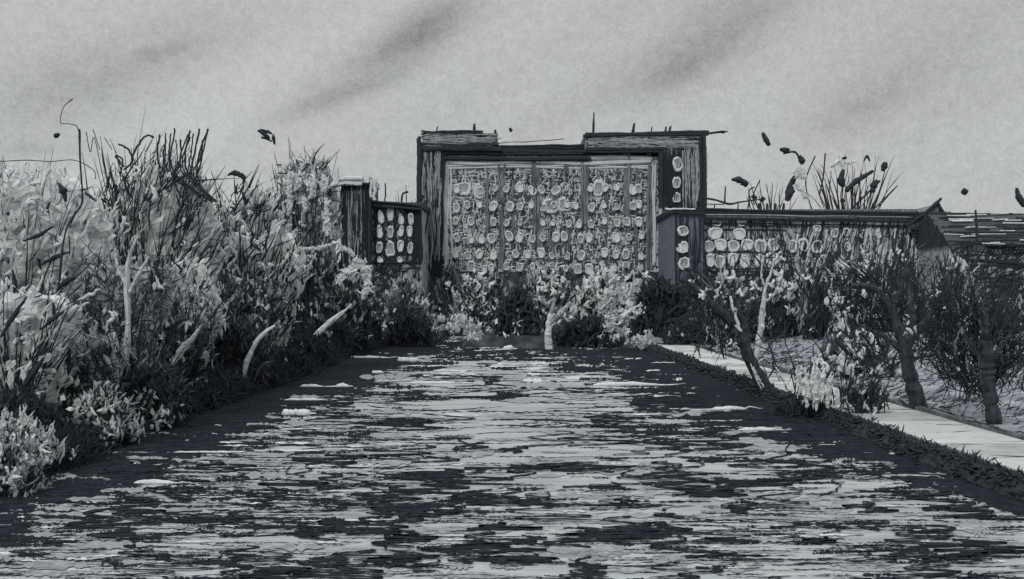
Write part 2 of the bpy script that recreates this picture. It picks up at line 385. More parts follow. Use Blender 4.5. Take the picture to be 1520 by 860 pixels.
# white floating patches one can count
def float_patch(label,px,py,L,W,shape='streak'):
    ac=Acc(); Y=F*H/(py-HZ); u=Y/F
    n=14; t=np.linspace(0,1,n)
    x=(px-CX)*u+(t-.5)*L*u
    prof=(np.interp(t,[0,.1,.55,.8,1],[.25,.8,1,.7,.15]) if shape=='streak' else np.interp(t,[0,.45,.55,.75,.92,1],[.12,.3,.8,1.1,.8,.2]) if shape=='knob' else np.interp(t,[0,.08,.92,1],[.4,1,1,.5]))
    hh=W*u*.5*prof*rng.uniform(.85,1.15,n)
    PT=np.stack([x,np.full(n,Y)+rng.normal(0,.1*W*u,n),.02+hh*.35],-1)
    tubes(ac,PT[None],hh[None],0,k=8)
    strokes(ac,PT[::3]+[0,-.05*W*u,0],[(1,0,.02)]*len(PT[::3]),L*u*.3,W*u*.14,bend=.02)
    o=ac.build('floating_patch',[M['white']],origin=((px-CX)*u,Y,0),smooth=True); o.location=((px-CX)*u,Y,0)
    tag(o,label,'patch','white patches floating on the river')
for q in [('long white floating sliver beside the far left bank, widest at its left end',626,515,52,7,'streak'),
 ('short blunt white floating patch just below the long sliver near the far left bank',606,537,30,9,'block'),
 ('white floating patch with a round head and thin tail, left of the post',748,520,28,11,'knob'),
 ('pale ragged floating sliver under the left dark bank, level with the blunt white patch',545,532,70,5,'streak'),
 ('white floating streak ending in a round knob, lower left of the blunt patch',500,575,36,8,'knob'),
 ('narrow white streak floating just left of the knobbed one',463,575,34,6,'streak'),
 ('thin wavy white streak floating below the knobbed streak',455,595,66,5,'streak'),
 ('broad grey white floating patch lying lowest of the group by the left bank',440,617,42,12,'block'),
 ('long pale tapering streak floating in front of the dark central bushes',935,573,110,8,'streak'),
 ('pale streak with a knob floating in the dark water under the leaning tree',1060,609,100,8,'knob'),
 ('short pale tapering streak floating nearest the right bank shadow',1128,640,64,7,'streak'),
 ('curled white streak floating in the dark lower left of the river',232,719,66,9,'streak'),
 ('pale thin double streak floating in the dark water below the left thicket',300,673,84,4,'streak'),
 ('pale flat streak floating off the far bank by the white blossom clump',700,508,56,5,'streak'),
 ('long faint white streak floating in the middle of the pale water',650,570,90,6,'streak'),
 ('small round pale floating patch alone between left bank and mid river',560,555,14,6,'block')]:
    float_patch(*q)

# ------------------------------------------------------------------ plants
WASHN,DARKN,TWIGN=.42,.27,.58
def plant(name,label,cat,x0,x1,ytop,Y,crown_y=None,shape='round',depth=1.5,group=None,
          stems=(14,2.2),lean=0.0,spread=.5,twigs=(400,28,1.3),twang=0.1,twsd=.5,
          wash=(120,14,'wash'),dark=(60,6),white=(0,6),extra=None,stemmat='ink',trunk=None,cross=0,basex=None,core=True,tfront=1):
    cxp=(x0+x1)/2; X=(cxp-CX)/F*Y; u=Y/F
    bx=(basex if basex is not None else cxp); BX=(bx-CX)/F*Y
    gz=float(zg(BX,Y)); root=thing(name,label,cat,(BX,Y,gz),group); O=(BX,Y,gz)
    zt=H-(ytop-HZ)*u; zb=gz if crown_y is None else H-(crown_y-HZ)*u
    hh=zt-zb; hw=(x1-x0)/2*u
    cap=np.random.default_rng(int(abs(x0*7+ytop))); ku=cap.uniform(.72,1.0,9)
    def top(uu): return np.interp(uu,np.linspace(-1,1,9),ku)
    def wv(v):
        if shape=='round': return np.sqrt(np.clip(1-((v-.5)/.56)**2,0,1))**.8
        if shape=='fan': return .35+.65*np.clip(v,0,1)**.7*np.sqrt(np.clip(1-((v-.4)/.72)**4,0,1))
        if shape=='mound': return np.sqrt(np.clip(1-(v*.93)**2,0,1))
        return np.ones_like(v)*.97
    def samp(n):
        v=rng.uniform(0,1,n)**.95; w=wv(v); uu=rng.uniform(-1,1,n)
        h=top(uu)*(1-.12*uu*uu)
        return np.stack([X+uu*w*hw,Y+rng.uniform(-depth,depth,n),zb+v*h*hh],-1),uu,v
    # foliage: a ragged inner mass of fine growth, then leaves and brush strokes over it
    ac=Acc(); n,s,mt=wash
    if n>=40 and core and shape!='box':
        nu,nv=56,34; th=np.linspace(0,2*math.pi,nu,endpoint=False)[None]; v=np.linspace(.0,.985,nv)[:,None]; r0=np.random.default_rng(int(abs(x0*3+ytop)))
        w=wv(v*.97)*(.86+.0*th); f=1+.07*np.sin(5*th+9*v+r0.uniform(0,6))+.06*np.sin(11*th-17*v+r0.uniform(0,6))+.05*np.sin(3*th+31*v+r0.uniform(0,6))+r0.normal(0,.028,(nv,nu))
        uu=np.cos(th)*w*f; cz=zb+v*hh*top(np.clip(uu,-1,1))*(1-.12*uu*uu)*.95+r0.normal(0,.006,(nv,nu))*hh
        V=np.stack([X+uu*hw,Y+np.sin(th)*w*f*depth*.75,cz],-1)
        i,j=np.meshgrid(np.arange(nu),np.arange(nv-1)); i2=(i+1)%nu
        ac.add(V.reshape(-1,3),np.stack([j*nu+i,j*nu+i2,(j+1)*nu+i2,(j+1)*nu+i],-1).reshape(-1,4),0)
        ac.add(V[-1],np.array([(0,k,k+1) for k in range(1,nu-1)]),0)
    if n:
        n0=int(n*WASHN*4.2); C,uu,v=samp(n0); sz=np.minimum(rng.gamma(4,s/4,n0),s*1.6)*u*.74
        C[:,1]=Y-rng.uniform(-.3,1.05,n0)*depth
        leaves(ac,C,sz*1.25,sz*.5,ang=twang+uu*.3,angsd=.45,mi=0)
        n0=int(n*1.0); C,uu,v=samp(n0); sz=np.minimum(rng.gamma(5,s/5,n0),s*1.5)*u
        brush(ac,C,sz*1.9,sz*.21,ang=twang+uu*.3,angsd=.28,mi=0,bend=.1)
    n,s=dark
    if n:
        n0=int(n*DARKN*1.6); C,uu,v=samp(n0); C[:,1]=Y-rng.uniform(.2,1.1,n0)*depth; sz=np.minimum(rng.gamma(3,s/3,n0),s*1.8)*u
        leaves(ac,C,sz*1.6,sz*.5,ang=twang*.6+uu*.3,angsd=.5,mi=1)
        n0=int(n*.7); C,uu,v=samp(n0); C[:,1]-=depth*.35; sz=np.minimum(rng.gamma(3,s/3,n0),s*1.6)*u
        brush(ac,C,sz*1.7,sz*.34,ang=twang*.6+uu*.3,angsd=.4,mi=1,bend=.22)
    if ac.n: ac.build('foliage',[M[mt],M['ink']],root,O)
    # stems
    ac=Acc(); n,w=stems
    if n:
        b=np.stack([BX+rng.normal(0,.10,n)*hw*(1 if trunk is None else .25),Y+rng.uniform(-.5,.5,n)*min(depth,1),np.full(n,gz-.1 if trunk is None else zb-.02*hh)],-1)
        T,uu,v=samp(n); T[:,2]=zb+hh*top(uu)*rng.uniform(.75,1.04,n); T[:,0]=X+rng.uniform(-1,1,n)*hw*(.4+spread); T[:,0]+=lean*hh
        b[:,1]-=depth*.5; T[:,1]=Y-rng.uniform(0,1.1,n)*depth; D=T-b; strokes(ac,b,D,np.linalg.norm(D,axis=1),w*.5*u*rng.uniform(.5,1.3,n),bend=.045,wig=.01,n=10,taper=.3)
    if trunk is not None:
        pts,w=trunk; path3(ac,[(bx,0)]and pts,w,Y,n=26,jit=.5,k=8)
    if ac.n: ac.build('trunk' if trunk is not None else 'stem',[M[stemmat]],root,O)
    # twigs
    ac=Acc(); n,l,w=twigs; n=int(n*TWIGN)
    if n:
        C,uu,v=samp(n); C[:,1]=Y+(rng.uniform(-1.15,.2,n)*depth if tfront>0 else rng.uniform(.2,1,n)*depth)
        a=rng.normal(twang,twsd,n)+uu*(.35 if tfront>0 else .95)
        if cross:
            sel=rng.random(n)<cross; a[sel]+=1.4
        D=np.stack([np.sin(a),rng.normal(0,.15,n),np.cos(a)],-1); ll=np.minimum(rng.gamma(2.5,l*1.35/2.5,n),l*3)
        strokes(ac,C-D*(ll*.5*u)[:,None],D,ll*u,w*.5*u*rng.uniform(.35,1.25,n),bend=.12,wig=.02,n=7)
        ac.build('twig',[M['ink']],root,O)
    n,s=white
    if n:
        n=int(n*1.1); ac=Acc(); C,uu,v=samp(n); C[:,1]-=depth*.75; sz=np.minimum(rng.gamma(4,s/4,n),s*1.6)*u
        brush(ac,C,sz*1.2,sz*.42,angsd=.45,mi=0,bend=.4)
        C2=np.repeat(C,3,0)+rng.normal(0,1,(3*n,3))*np.repeat(sz,3)[:,None]*.45; leaves(ac,C2,np.repeat(sz,3)*.7,np.repeat(sz,3)*.4,mi=0)
        ac.build('blossom',[M['white']],root,O,smooth=True)
    if extra: extra(root,O,Y,u)
    return root
def trail(ac,pts,w,Y,dens=1.0,mi=0):
    u=Y/F; p=np.array(pts,float); seg=np.hypot(*np.diff(p,axis=0).T); tot=seg.sum(); n=max(6,int(tot*np.mean(w)*.22*dens))
    t=np.sort(rng.uniform(0,len(p)-1,n)); i=np.minimum(t.astype(int),len(p)-2); f=(t-i)[:,None]; q=p[i]*(1-f)+p[i+1]*f
    ww=np.interp(t,np.arange(len(p)),w)*.5; q=q+rng.normal(0,.55,q.shape)*ww[:,None]
    C=np.array([P(a,b,Y-rng.uniform(0,.3)) for a,b in q]); d=np.diff(p,axis=0)[i]; an=np.arctan2(d[:,0],-d[:,1])
    an=np.where(np.abs(an)>math.pi/2,an-np.pi*np.sign(an),an)
    sz=rng.gamma(5,1.0,n)*u*(.7+ww*.06)
    for k in range(n): pass
    leaves(ac,C,sz*1.3,sz*.6,ang=an,angsd=.5,mi=mi)
    brush(ac,C[::2],sz[::2]*1.4,sz[::2]*.42,ang=an[::2],angsd=.4,mi=mi,bend=.3)
def marks(kind,mt,specs,dz=0):
    """hand placed lines on a plant: specs of (points, width)"""
    def f(root,O,Y,u):
        for pts,w in specs:
            ac=Acc()
            if kind=='leaf': w=[w[0]*.35]+[q*.85 for q in w[1:-1]]+[w[-1]*.3]
            if kind=='blossom': trail(ac,pts,w,Y-dz)
            else: path3(ac,pts,w,Y-dz,n=22,jit=.4)
            ac.build(kind,[M[mt]],root,O)
    return f
def both(*fs):
    def f(*a):
        for g in fs: g(*a)
    return f


# ------------------------------------------------------------------ buildings
def pxbox(ac,x0,x1,ya,yb,Y,dep,mi=0,off=0.0,j=0.03):
    """box whose front face spans x0..x1, ya (top)..yb (bottom) px at distance Y+off"""
    a=P(x0,yb,Y); b=P(x1,ya,Y)
    ac.box(a[0],b[0],Y+off,Y+off+dep,a[2],b[2],mi,j=j)
def hatch(ac,x0,x1,ya,yb,Y,n,l,w,ang=0.0,sd=.15,mi=0,off=-.06,bend=.06):
    u=Y/F; x=rng.uniform(x0,x1,n); y=rng.uniform(ya,yb,n)
    a=rng.normal(ang,sd,n); D=np.stack([np.sin(a),rng.normal(0,.02,n),np.cos(a)],-1)
    C=np.stack([(x-CX)*u,np.full(n,Y+off)-rng.uniform(0,.05,n),H-(y-HZ)*u],-1)
    Lp=rng.gamma(3,l/3,n); ca=np.abs(np.cos(a)); sa=np.abs(np.sin(a))
    Lp=np.minimum(Lp,np.minimum((yb-ya)/np.maximum(ca,.02),(x1-x0)/np.maximum(sa,.02))*.98)
    y=np.clip(y,ya+Lp*ca/2,yb-Lp*ca/2); x=np.clip(x,x0+Lp*sa/2,x1-Lp*sa/2)
    C[:,0]=(x-CX)*u; C[:,2]=H-(y-HZ)*u
    Lh=Lp*u
    b=np.stack([rng.normal(0,bend,n)*Lh,np.zeros(n),rng.normal(0,bend,n)*Lh],-1)
    t=np.linspace(0,1,5); 
    PT=C[:,None]+(t-.5)[None,:,None]*Lh[:,None,None]*D[:,None]+b[:,None]*(t*(1-t)*2)[None,:,None]
    R=(w*.5*u*rng.uniform(.5,1.5,n))[:,None]*np.array([.6,1,.9,1,.4])[None]*rng.uniform(.8,1.2,(n,5))
    tubes(ac,PT,R,mi,k=4)
def wdabs(ac,x0,x1,ya,yb,Y,n,s,mi=0,off=-.1,angsd=.6,asp=1.4):
    u=Y/F; C=np.stack([(rng.uniform(x0,x1,n)-CX)*u,np.full(n,Y+off),H-(rng.uniform(ya,yb,n)-HZ)*u],-1)
    sz=np.minimum(rng.gamma(4,s/4,n),s*1.6)*u; brush(ac,C,sz*asp,sz*.55,angsd=angsd,mi=mi,bend=.3,k=5,n=6)
def hline(ac,x0,x1,y,Y,w,mi=0,off=-.1,slope=0,reps=1,wob=.5):
    for r in range(reps):
        k=7; xs=np.linspace(x0+rng.uniform(-3,3),x1+rng.uniform(-3,3),k)
        ys=y+slope*(xs-x0)+rng.uniform(-1,1)*(reps>1)*w+rng.normal(0,wob,k)
        path3(ac,[P(a,b,Y+off-.03*r) for a,b in zip(xs,ys)],w,mi=mi,n=22)
def vline(ac,x,y0,y1,Y,w,mi=0,off=-.1,lean=0,reps=1,wob=.5):
    for r in range(reps):
        k=6; ys=np.linspace(y0+rng.uniform(-2,2),y1+rng.uniform(-2,2),k)
        xs=x+lean*(ys-y0)+rng.uniform(-1,1)*(reps>1)*w+rng.normal(0,wob,k)
        path3(ac,[P(a,b,Y+off-.03*r) for a,b in zip(xs,ys)],w,mi=mi,n=18)

# ---- window variants (frame ring + pane), built around the origin in metres, width 1 height 1
def win_mesh(v):
    r=np.random.default_rng(100+v); k=18; t=np.linspace(0,2*math.pi,k,endpoint=False)
    sq=1/np.maximum(np.abs(np.cos(t))**3.2+np.abs(np.sin(t))**3.2,1e-6)**(1/3.2)
    rad=sq*(1+r.normal(0,.07,k)); x=.42*rad*np.cos(t)+.04*np.sin(t); z=.46*rad*np.sin(t)
    ring=Acc(); PT=np.stack([x,np.full(k,-.05)+r.normal(0,.01,k),z],-1); PT=np.concatenate([PT,PT[:1]])
    if v%3==1: PT=PT[4:]          # open U or C strokes
    R=.105*(1+.35*np.sin(t*1.0+v)); R=np.concatenate([R,R[:1]])[-len(PT):]*r.uniform(.8,1.25,len(PT))
    tubes(ring,PT[None],R[None],0,k=6)
    if v in (0,):
        xx=r.uniform(-.12,.12); tubes(ring,np.array([[(xx+r.normal(0,.03),-.04,zz) for zz in np.linspace(-.36,.36,5)]]),np.full((1,5),.045),0,k=5)
    pane=Acc(); m=len(t); a=np.stack([x*.9,np.full(k,-.02),z*.9],-1); b=a+[0,.08,0]; c=np.array([[0,-.03,0]])
    V=np.concatenate([a,b,c]); i=np.arange(k); j2=(i+1)%k
    pane.add(V,np.stack([i,j2,j2+k,i+k],-1)); pane.add(V,np.stack([j2,i,np.full(k,2*k)],-1))
    return ring,pane
WM=[]
for v in range(8):
    rg,pn=win_mesh(v); o=rg.build('window',[M['white']],smooth=True); p=pn.build('pane',[M['pane' if v%4<2 else 'wash']])
    WM.append((o.data,p.data)); bpy.data.objects.remove(o); bpy.data.objects.remove(p)
def window(parent,px,py,w,h,Y,off=-.08,tilt=.06):
    u=Y/F; d=WM[rng.integers(0,8)]; x,_,z=P(px,py,Y); O=parent.location
    o=bpy.data.objects.new('window',d[0]); COL.objects.link(o); o.parent=parent
    o.location=(x-O[0],Y+off-O[1],z-O[2]); o.scale=(w*u*rng.choice([-1,1]),1.0,h*u); o.rotation_euler=(0,rng.normal(0,tilt),0)
    p=bpy.data.objects.new('pane',d[1]); COL.objects.link(p); p.parent=o
    return o

# ================= main mill
Y0=128.0
gz=float(zg(8,Y0))
mill=thing('mill_building','huge flat roofed mill block with rows of small white windows at the river end','building',P(835,440,Y0)[:2]+(gz,))
O=tuple(mill.location)
def part(ac,name,mats,par=mill,org=None,**k): return ac.build(name,[M[m] for m in mats],par,org or tuple(par.location),**k)
ac=Acc(); pxbox(ac,652,992,233,485,Y0,22)
xg=np.arange(672,962,6.6)
for x in xg: vline(ac,x+rng.uniform(-1.5,1.5),252+rng.uniform(-4,8),404+rng.uniform(-10,6),Y0,rng.uniform(.7,1.5),1,off=-.1,wob=1.1)
for y in np.arange(256,404,6.3): hline(ac,670+rng.uniform(-4,10),962+rng.uniform(-12,6),y,Y0,rng.uniform(.7,1.6),1,off=-.11,wob=1.2)
hatch(ac,664,982,380,415,Y0,500,9,1.2,.4,.8,mi=1)
hatch(ac,664,982,250,400,Y0,420,16,1.3,.0,.12,mi=1); hatch(ac,664,982,250,400,Y0,420,16,1.4,1.57,.12,mi=1)
hatch(ac,662,982,238,404,Y0,2600,6.5,2.3,0,.18,mi=2,off=-.13,bend=.12); hatch(ac,662,982,238,404,Y0,1300,7,2.0,1.57,.15,mi=2,off=-.13,bend=.1)
hatch(ac,662,982,250,404,Y0,420,8,2.4,0,.3,mi=3,off=-.15); hatch(ac,700,960,262,404,Y0,300,9,1.3,0,.25,mi=1,off=-.2); hatch(ac,660,985,404,450,Y0,900,12,2.0,.2,.7,mi=1,off=-.13)
for y in (262,292,318,341,364,386): hline(ac,665,965,y,Y0,2.2,1,off=-.1,reps=2,wob=1)
part(ac,'wall',['wall','pen','washp','washd'])
# pale plaster frame round the great facade
ac=Acc()
for x,w in ((660,7),(668,3)): vline(ac,x,243,405,Y0,w,0,off=-.2,reps=2,wob=1)
hline(ac,662,968,240,Y0,7,0,off=-.2,reps=2,wob=1); hline(ac,662,968,249,Y0,3.5,0,off=-.2,reps=2,wob=1.2)
for x,w in ((973,4),(980,3)): vline(ac,x,245,392,Y0,w,0,off=-.2,reps=2,wob=1.2)
part(ac,'facade_border',['white'])
for x,y0,y1,w in ((722,268,360,6),(744,236,302,7),(744,312,398,5),(762,270,392,3),(797,230,368,9),(842,234,258,7),(822,262,300,7),(820,340,400,7),(843,335,372,6),(868,228,335,9),(900,268,395,3),(930,226,330,8),(944,250,392,3),(962,222,400,6)):
    ac=Acc(); pxbox(ac,x-w/2,x+w/2,y0,y1,Y0,.35,0,off=-.28,j=.12); vline(ac,x,y0,y1,Y0,w*.55,0,off=-.3,reps=2,wob=.8)
    part(ac,'pilaster',['walld'])
# roofs
ac=Acc(); pxbox(ac,655,872,217,235,Y0,24,0,off=-.5,j=.1); hline(ac,655,874,231,Y0,6,1,off=-.6,reps=3); hline(ac,735,870,219,Y0,3,1,off=-.6,slope=-.02,reps=2); hline(ac,722,835,214,Y0,1.2,1,off=-.6,slope=-.06)
hatch(ac,660,870,218,229,Y0,90,26,1.4,1.57,.05,mi=1,off=-.6)
part(ac,'roof',['walld','ink'])
ac=Acc(); pxbox(ac,626,738,199,222,Y0,14,0,off=-.9,j=.1)
hatch(ac,628,738,200,222,Y0,110,24,1.6,1.57,.06,mi=1,off=-1.0); hatch(ac,628,738,201,219,Y0,130,20,1.6,1.57,.06,mi=2,off=-1.1); hline(ac,628,718,197,Y0,3,1,off=-1.1,reps=2); hline(ac,630,742,205,Y0,1.5,2,off=-1.1,reps=2); hline(ac,660,735,212,Y0,3,2,off=-1.0,reps=2,wob=1)
hline(ac,626,742,219,Y0,6,1,off=-1.0,reps=3)
part(ac,'roof_block',['walld','ink','wash'])
ac=Acc(); pxbox(ac,868,1046,201,224,Y0,14,0,off=-.9,j=.1)
hatch(ac,872,1046,205,224,Y0,110,24,1.5,1.57,.06,mi=1,off=-1.0); hatch(ac,872,1046,204,221,Y0,190,20,1.5,1.57,.06,mi=2,off=-1.1); hline(ac,872,1045,212,Y0,3.5,2,off=-1.0,reps=2,wob=1)
hline(ac,868,1050,200,Y0,5,1,off=-1.1,reps=3,slope=-.02); hline(ac,1035,1077,200,Y0,2.4,1,off=-1.1,slope=-.14,reps=2); hline(ac,1035,1073,199,Y0,1.8,1,off=-1.1,slope=-.03); hline(ac,868,1046,222,Y0,5,1,off=-1.0,reps=3)
part(ac,'roof_block',['walld','ink','wash'])
for x,y0,y1,w in ((648,188,206,2.4),(704,184,203,4.5),(735,193,224,5),(881,167,203,3),(940,183,203,4),(966,188,225,2.4),(988,188,200,3.4),(994,187,200,3.4),(870,197,222,6)):
    ac=Acc(); path3(ac,[(x+rng.uniform(-1,1),y1),(x,(y0+y1)/2),(x+rng.uniform(0,2),y0)],[w,w*1.1,w*.6],Y0-.6,n=10,k=8); part(ac,'chimney',['ink'])
# left stair tower
ac=Acc(); pxbox(ac,623,656,214,470,Y0,16,0,off=-.8,j=.15)
hatch(ac,622,657,205,400,Y0,420,60,2.2,0,.03,mi=1,off=-.9)
hatch(ac,626,655,210,400,Y0,170,40,1.6,0,.03,mi=2,off=-1.0); vline(ac,640,212,300,Y0,3,2,off=-1.0)
vline(ac,624,205,300,Y0,6,1,off=-1,reps=2); hatch(ac,640,660,380,455,Y0,140,18,2,.3,.6,mi=1,off=-1)
part(ac,'stair_tower',['walld','ink','wash'])
ac=Acc(); vline(ac,625,196,210,Y0,3.5,0,off=-1.1); part(ac,'finial',['white'])
# right tower upper and lower
ac=Acc(); pxbox(ac,984,1046,221,312,Y0,18,0,off=-1.3,j=.12)
hatch(ac,984,1046,222,310,Y0,260,42,2.2,0,.03,mi=1,off=-1.4); hatch(ac,1012,1046,222,310,Y0,60,40,1.5,0,.03,mi=2,off=-1.5); vline(ac,1043,200,310,Y0,5,1,off=-1.5,reps=3); vline(ac,1036,215,300,Y0,2.2,2,off=-1.5,reps=2); vline(ac,1014,225,308,Y0,2,2,off=-1.5,reps=2); vline(ac,988,225,308,Y0,7,1,off=-1.5,reps=2)
part(ac,'upper_tower',['walld','ink','wash'])
YT=115.2
ac=Acc(); pxbox(ac,1000,1044,316,485,YT,12.4,0,off=0,j=.1); hatch(ac,1002,1042,320,460,YT,60,40,1.4,0,.04,mi=1,off=-.1); vline(ac,1042,318,420,YT,3,1,off=-.1,reps=2); vline(ac,1001,318,440,YT,3,1,off=-.1,reps=2)
part(ac,'lower_tower',['wallb','ink'])
ac=Acc(); pxbox(ac,997,1046,309,316.5,115,12.8,0,j=.08); hline(ac,988,1030,311,115,2.5,1,off=-.1,reps=2); hline(ac,984,1046,317,115,2.5,0,off=-.12)
part(ac,'tower_ledge',['ink','washp'])
for x,y,w,h in ((1006,244,13,20),(1004,272,12,15),(1004,294,12,14),(1014,343,15,14),(1013,368,17,16),(1015,391,17,17)): window(mill,x,y,w,h,Y0-1.45 if y<310 else 115.1)
# facade windows
for q,y in enumerate((281,306,331,353,378,398)):
    for x in list(range(679,962,18)):
        if x in (722,): continue
        xx=x+rng.uniform(-4,4); yy=y+rng.uniform(-3,3)
        if any(abs(xx-a)<6 and y<b for a,b in ((744,400),(797,368),(868,335),(930,330))): xx+=9
        s=rng.uniform(.7,1.1)*(1.0 if q!=2 else .9)
        if rng.random()<.10: continue
        window(mill,xx,yy,10.5*s,13.5*s,Y0-.42,tilt=.2)
for x,y,w,h in ((688,280,22,18),(712,284,16,20),(818,306,22,20),(838,304,18,20),(888,280,16,22)): window(mill,x,y,w,h,Y0-.2)

# ================= small mill on the left
Y1=118.0; sx=float(P(570,440,Y1)[0])
sm_=thing('small_mill','small building with a white capped dark tower, left of the mill block','building',(sx,Y1,float(zg(sx,Y1))))
pt=lambda ac,n,m,**k: part(ac,n,m,sm_,**k)
ac=Acc(); pxbox(ac,510,549,272,500,Y1,8,0,off=-1,j=.1); hatch(ac,510,548,274,400,Y1,190,60,2,0,.03,mi=1,off=-1.1); hatch(ac,512,546,274,400,Y1,50,50,1.5,0,.03,mi=2,off=-1.15); vline(ac,546,272,400,Y1,4,1,off=-1.2,reps=2)
pt(ac,'tower',['walld','ink','wash'])
ac=Acc(); pxbox(ac,504,551,264,273,Y1,9,0,off=-1.5,j=.12); hline(ac,503,540,268,Y1,6,0,off=-1.6,reps=2); hline(ac,506,550,274,Y1,3,1,off=-1.6)
pt(ac,'tower_cap',['white','ink'])
for x,y0,y1,w in ((501,248,352,6),(498,255,330,4),(556,263,297,5),(551,266,292,4)):
    ac=Acc(); vline(ac,x,y0,y1,Y1,w,0,off=-1.8,reps=1,wob=.8); pt(ac,'corner_post',['white'])
ac=Acc(); pxbox(ac,550,626,306,500,Y1,12,0,j=.1)
for x in (556,570,584,600,612,624): vline(ac,x,308,388,Y1,2.4,1,reps=2,lean=.03)
for y in (322,342,358,376,388): hline(ac,552,624,y,Y1,1.8,1,reps=2)
hatch(ac,550,626,385,480,Y1,260,18,1.6,.3,.7,mi=1)
hatch(ac,552,626,308,392,Y1,160,16,1.4,0,.5,mi=1); hatch(ac,612,626,310,392,Y1,60,30,2,.1,.1,mi=1)
pt(ac,'wall',['wallp','ink'])
ac=Acc(); a0=P(549,309,Y1);  ac.box(P(548,0,Y1)[0],P(629,0,Y1)[0],Y1-.5,Y1+13,P(0,308,Y1)[2],P(0,300,Y1)[2],0,j=.15)
hline(ac,550,626,301,Y1,4,1,off=-.6,slope=.09,reps=3); pt(ac,'roof',['slate','ink'])
ac=Acc(); vline(ac,572,274,302,Y1,2.2,0,off=-.3,reps=1); pt(ac,'mast',['ink'])
for x,y,w,h in ((566,322,9,18),(580,318,9,20),(596,326,8,14),(610,326,8,16),(564,345,9,18),(580,345,9,16),(595,344,9,15),(608,344,8,15),(563,368,10,15),(579,370,14,22),(595,366,9,16),(609,368,8,16),(594,386,9,8),(565,386,9,8)): window(sm_,x,y,w,h,Y1-.12)

# ================= long right wing
Y2=116.0; wx=float(P(1200,440,Y2)[0])
wing=thing('warehouse_wing','long low pale warehouse wing right of the mill under a dark flat cornice','building',(wx,Y2,float(zg(wx,Y2))))
pw=lambda ac,n,m,**k: part(ac,n,m,wing,**k)
ac=Acc(); pxbox(ac,1043,1408,322,500,Y2,16,0,j=.1)
hatch(ac,1045,1175,325,400,Y2,420,11,1.3,0,.2,mi=1)
hatch(ac,1045,1408,400,480,Y2,700,26,1.7,.15,.35,mi=1)
hatch(ac,1175,1408,325,470,Y2,300,40,1.6,.2,.12,mi=1,off=-.25)
hatch(ac,1175,1408,325,470,Y2,140,16,1.3,0,.9,mi=1)
hatch(ac,1045,1408,400,470,Y2,260,26,1.3,1.57,.06,mi=1)
for y,x1 in ((343,1165),(359,1165),(376,1230),(388,1180),(401,1160),(408,1160)): hline(ac,1046,x1,y,Y2,2,1,reps=2,wob=.7)
for x in range(1050,1160,15): vline(ac,x,385,410,Y2,1.6,1,wob=.8)
hline(ac,1180,1340,352,Y2,1.4,1); hline(ac,1180,1400,395,Y2,1.2,1)
hatch(ac,1180,1408,330,475,Y2,260,34,5,.18,.12,mi=2,off=-.03,bend=.03)
hatch(ac,1180,1408,330,475,Y2,90,34,4,.2,.12,mi=3,off=-.05,bend=.03)
pw(ac,'wall',['wallp','ink','washp','inkb'])
ac=Acc(); pxbox(ac,1041,1360,311,324,Y2,17,0,off=-.6,j=.08)
hline(ac,1043,1365,312,Y2,3,1,off=-.7,slope=.02,reps=4); hline(ac,1043,1355,319,Y2,2,2,off=-.7,slope=.01,reps=1); hline(ac,1043,1355,325,Y2,2.5,1,off=-.7,slope=.015,reps=3); hline(ac,1043,1355,332,Y2,1.6,1,off=-.3,slope=.015,reps=2)
pw(ac,'cornice',['walld','ink','wash'])
for x,y,w,h in ((1064,329,14,14),(1101,329,14,14),(1142,330,10,10),(1062,347,20,16),(1097,348,17,16),(1052,366,15,16),(1069,364,17,16),(1089,365,17,16),(1109,364,17,15),(1129,366,18,18),(1148,364,15,18),(1054,387,12,18),(1068,389,14,18),(1088,386,14,18),(1106,388,14,18),(1126,387,14,18),(1146,386,18,20),(1176,366,12,18),(1192,364,14,18),(1212,366,17,18),(1212,340,12,10),(1181,418,15,14),(1182,390,14,18),(1238,346,11,13),(1256,345,9,12),(1236,367,12,14),(1258,367,10,13),(1280,348,9,12),(1282,368,10,12),(1304,349,8,11),(1212,390,11,13),(1240,391,10,12)): window(wing,x,y,w,h,Y2-.14)
ac=Acc(); path3(ac,[(1043,294),(1062,297),(1082,303),(1100,300),(1130,296)],[3,3,3.5,2.5,1.5],Y2-.3,n=20); path3(ac,[(1043,303),(1075,304)],1.5,Y2-.3); path3(ac,[(1076,302),(1076,292),(1077,277)],[3,2.5,2],Y2-.3)
for x in (1060,1095,1110): path3(ac,[(x,312),(x+1,303)],2,Y2-.3,n=6)
pw(ac,'roof_railing',['ink'])

# ================= gabled shed at the right
Y3=108.0; gx=float(P(1460,440,Y3)[0])
shed=thing('gabled_shed','dark roofed shed with a small pointed gable and planked roof, running off the right edge','building',(gx,Y3,float(zg(gx,Y3))))
ps=lambda ac,n,m,**k: part(ac,n,m,shed,**k)
ac=Acc(); pxbox(ac,1408,1640,362,500,Y3,12,0,j=.08); hatch(ac,1410,1540,365,480,Y3,260,30,1.6,.5,.5,mi=1); hatch(ac,1410,1540,365,480,Y3,120,30,1.4,1.5,.1,mi=1)
hline(ac,1425,1540,384,Y3,4,1,reps=2,slope=.08); hline(ac,1420,1540,393,Y3,3,1,reps=1,slope=.02); ps(ac,'wall',['wallp','ink'])
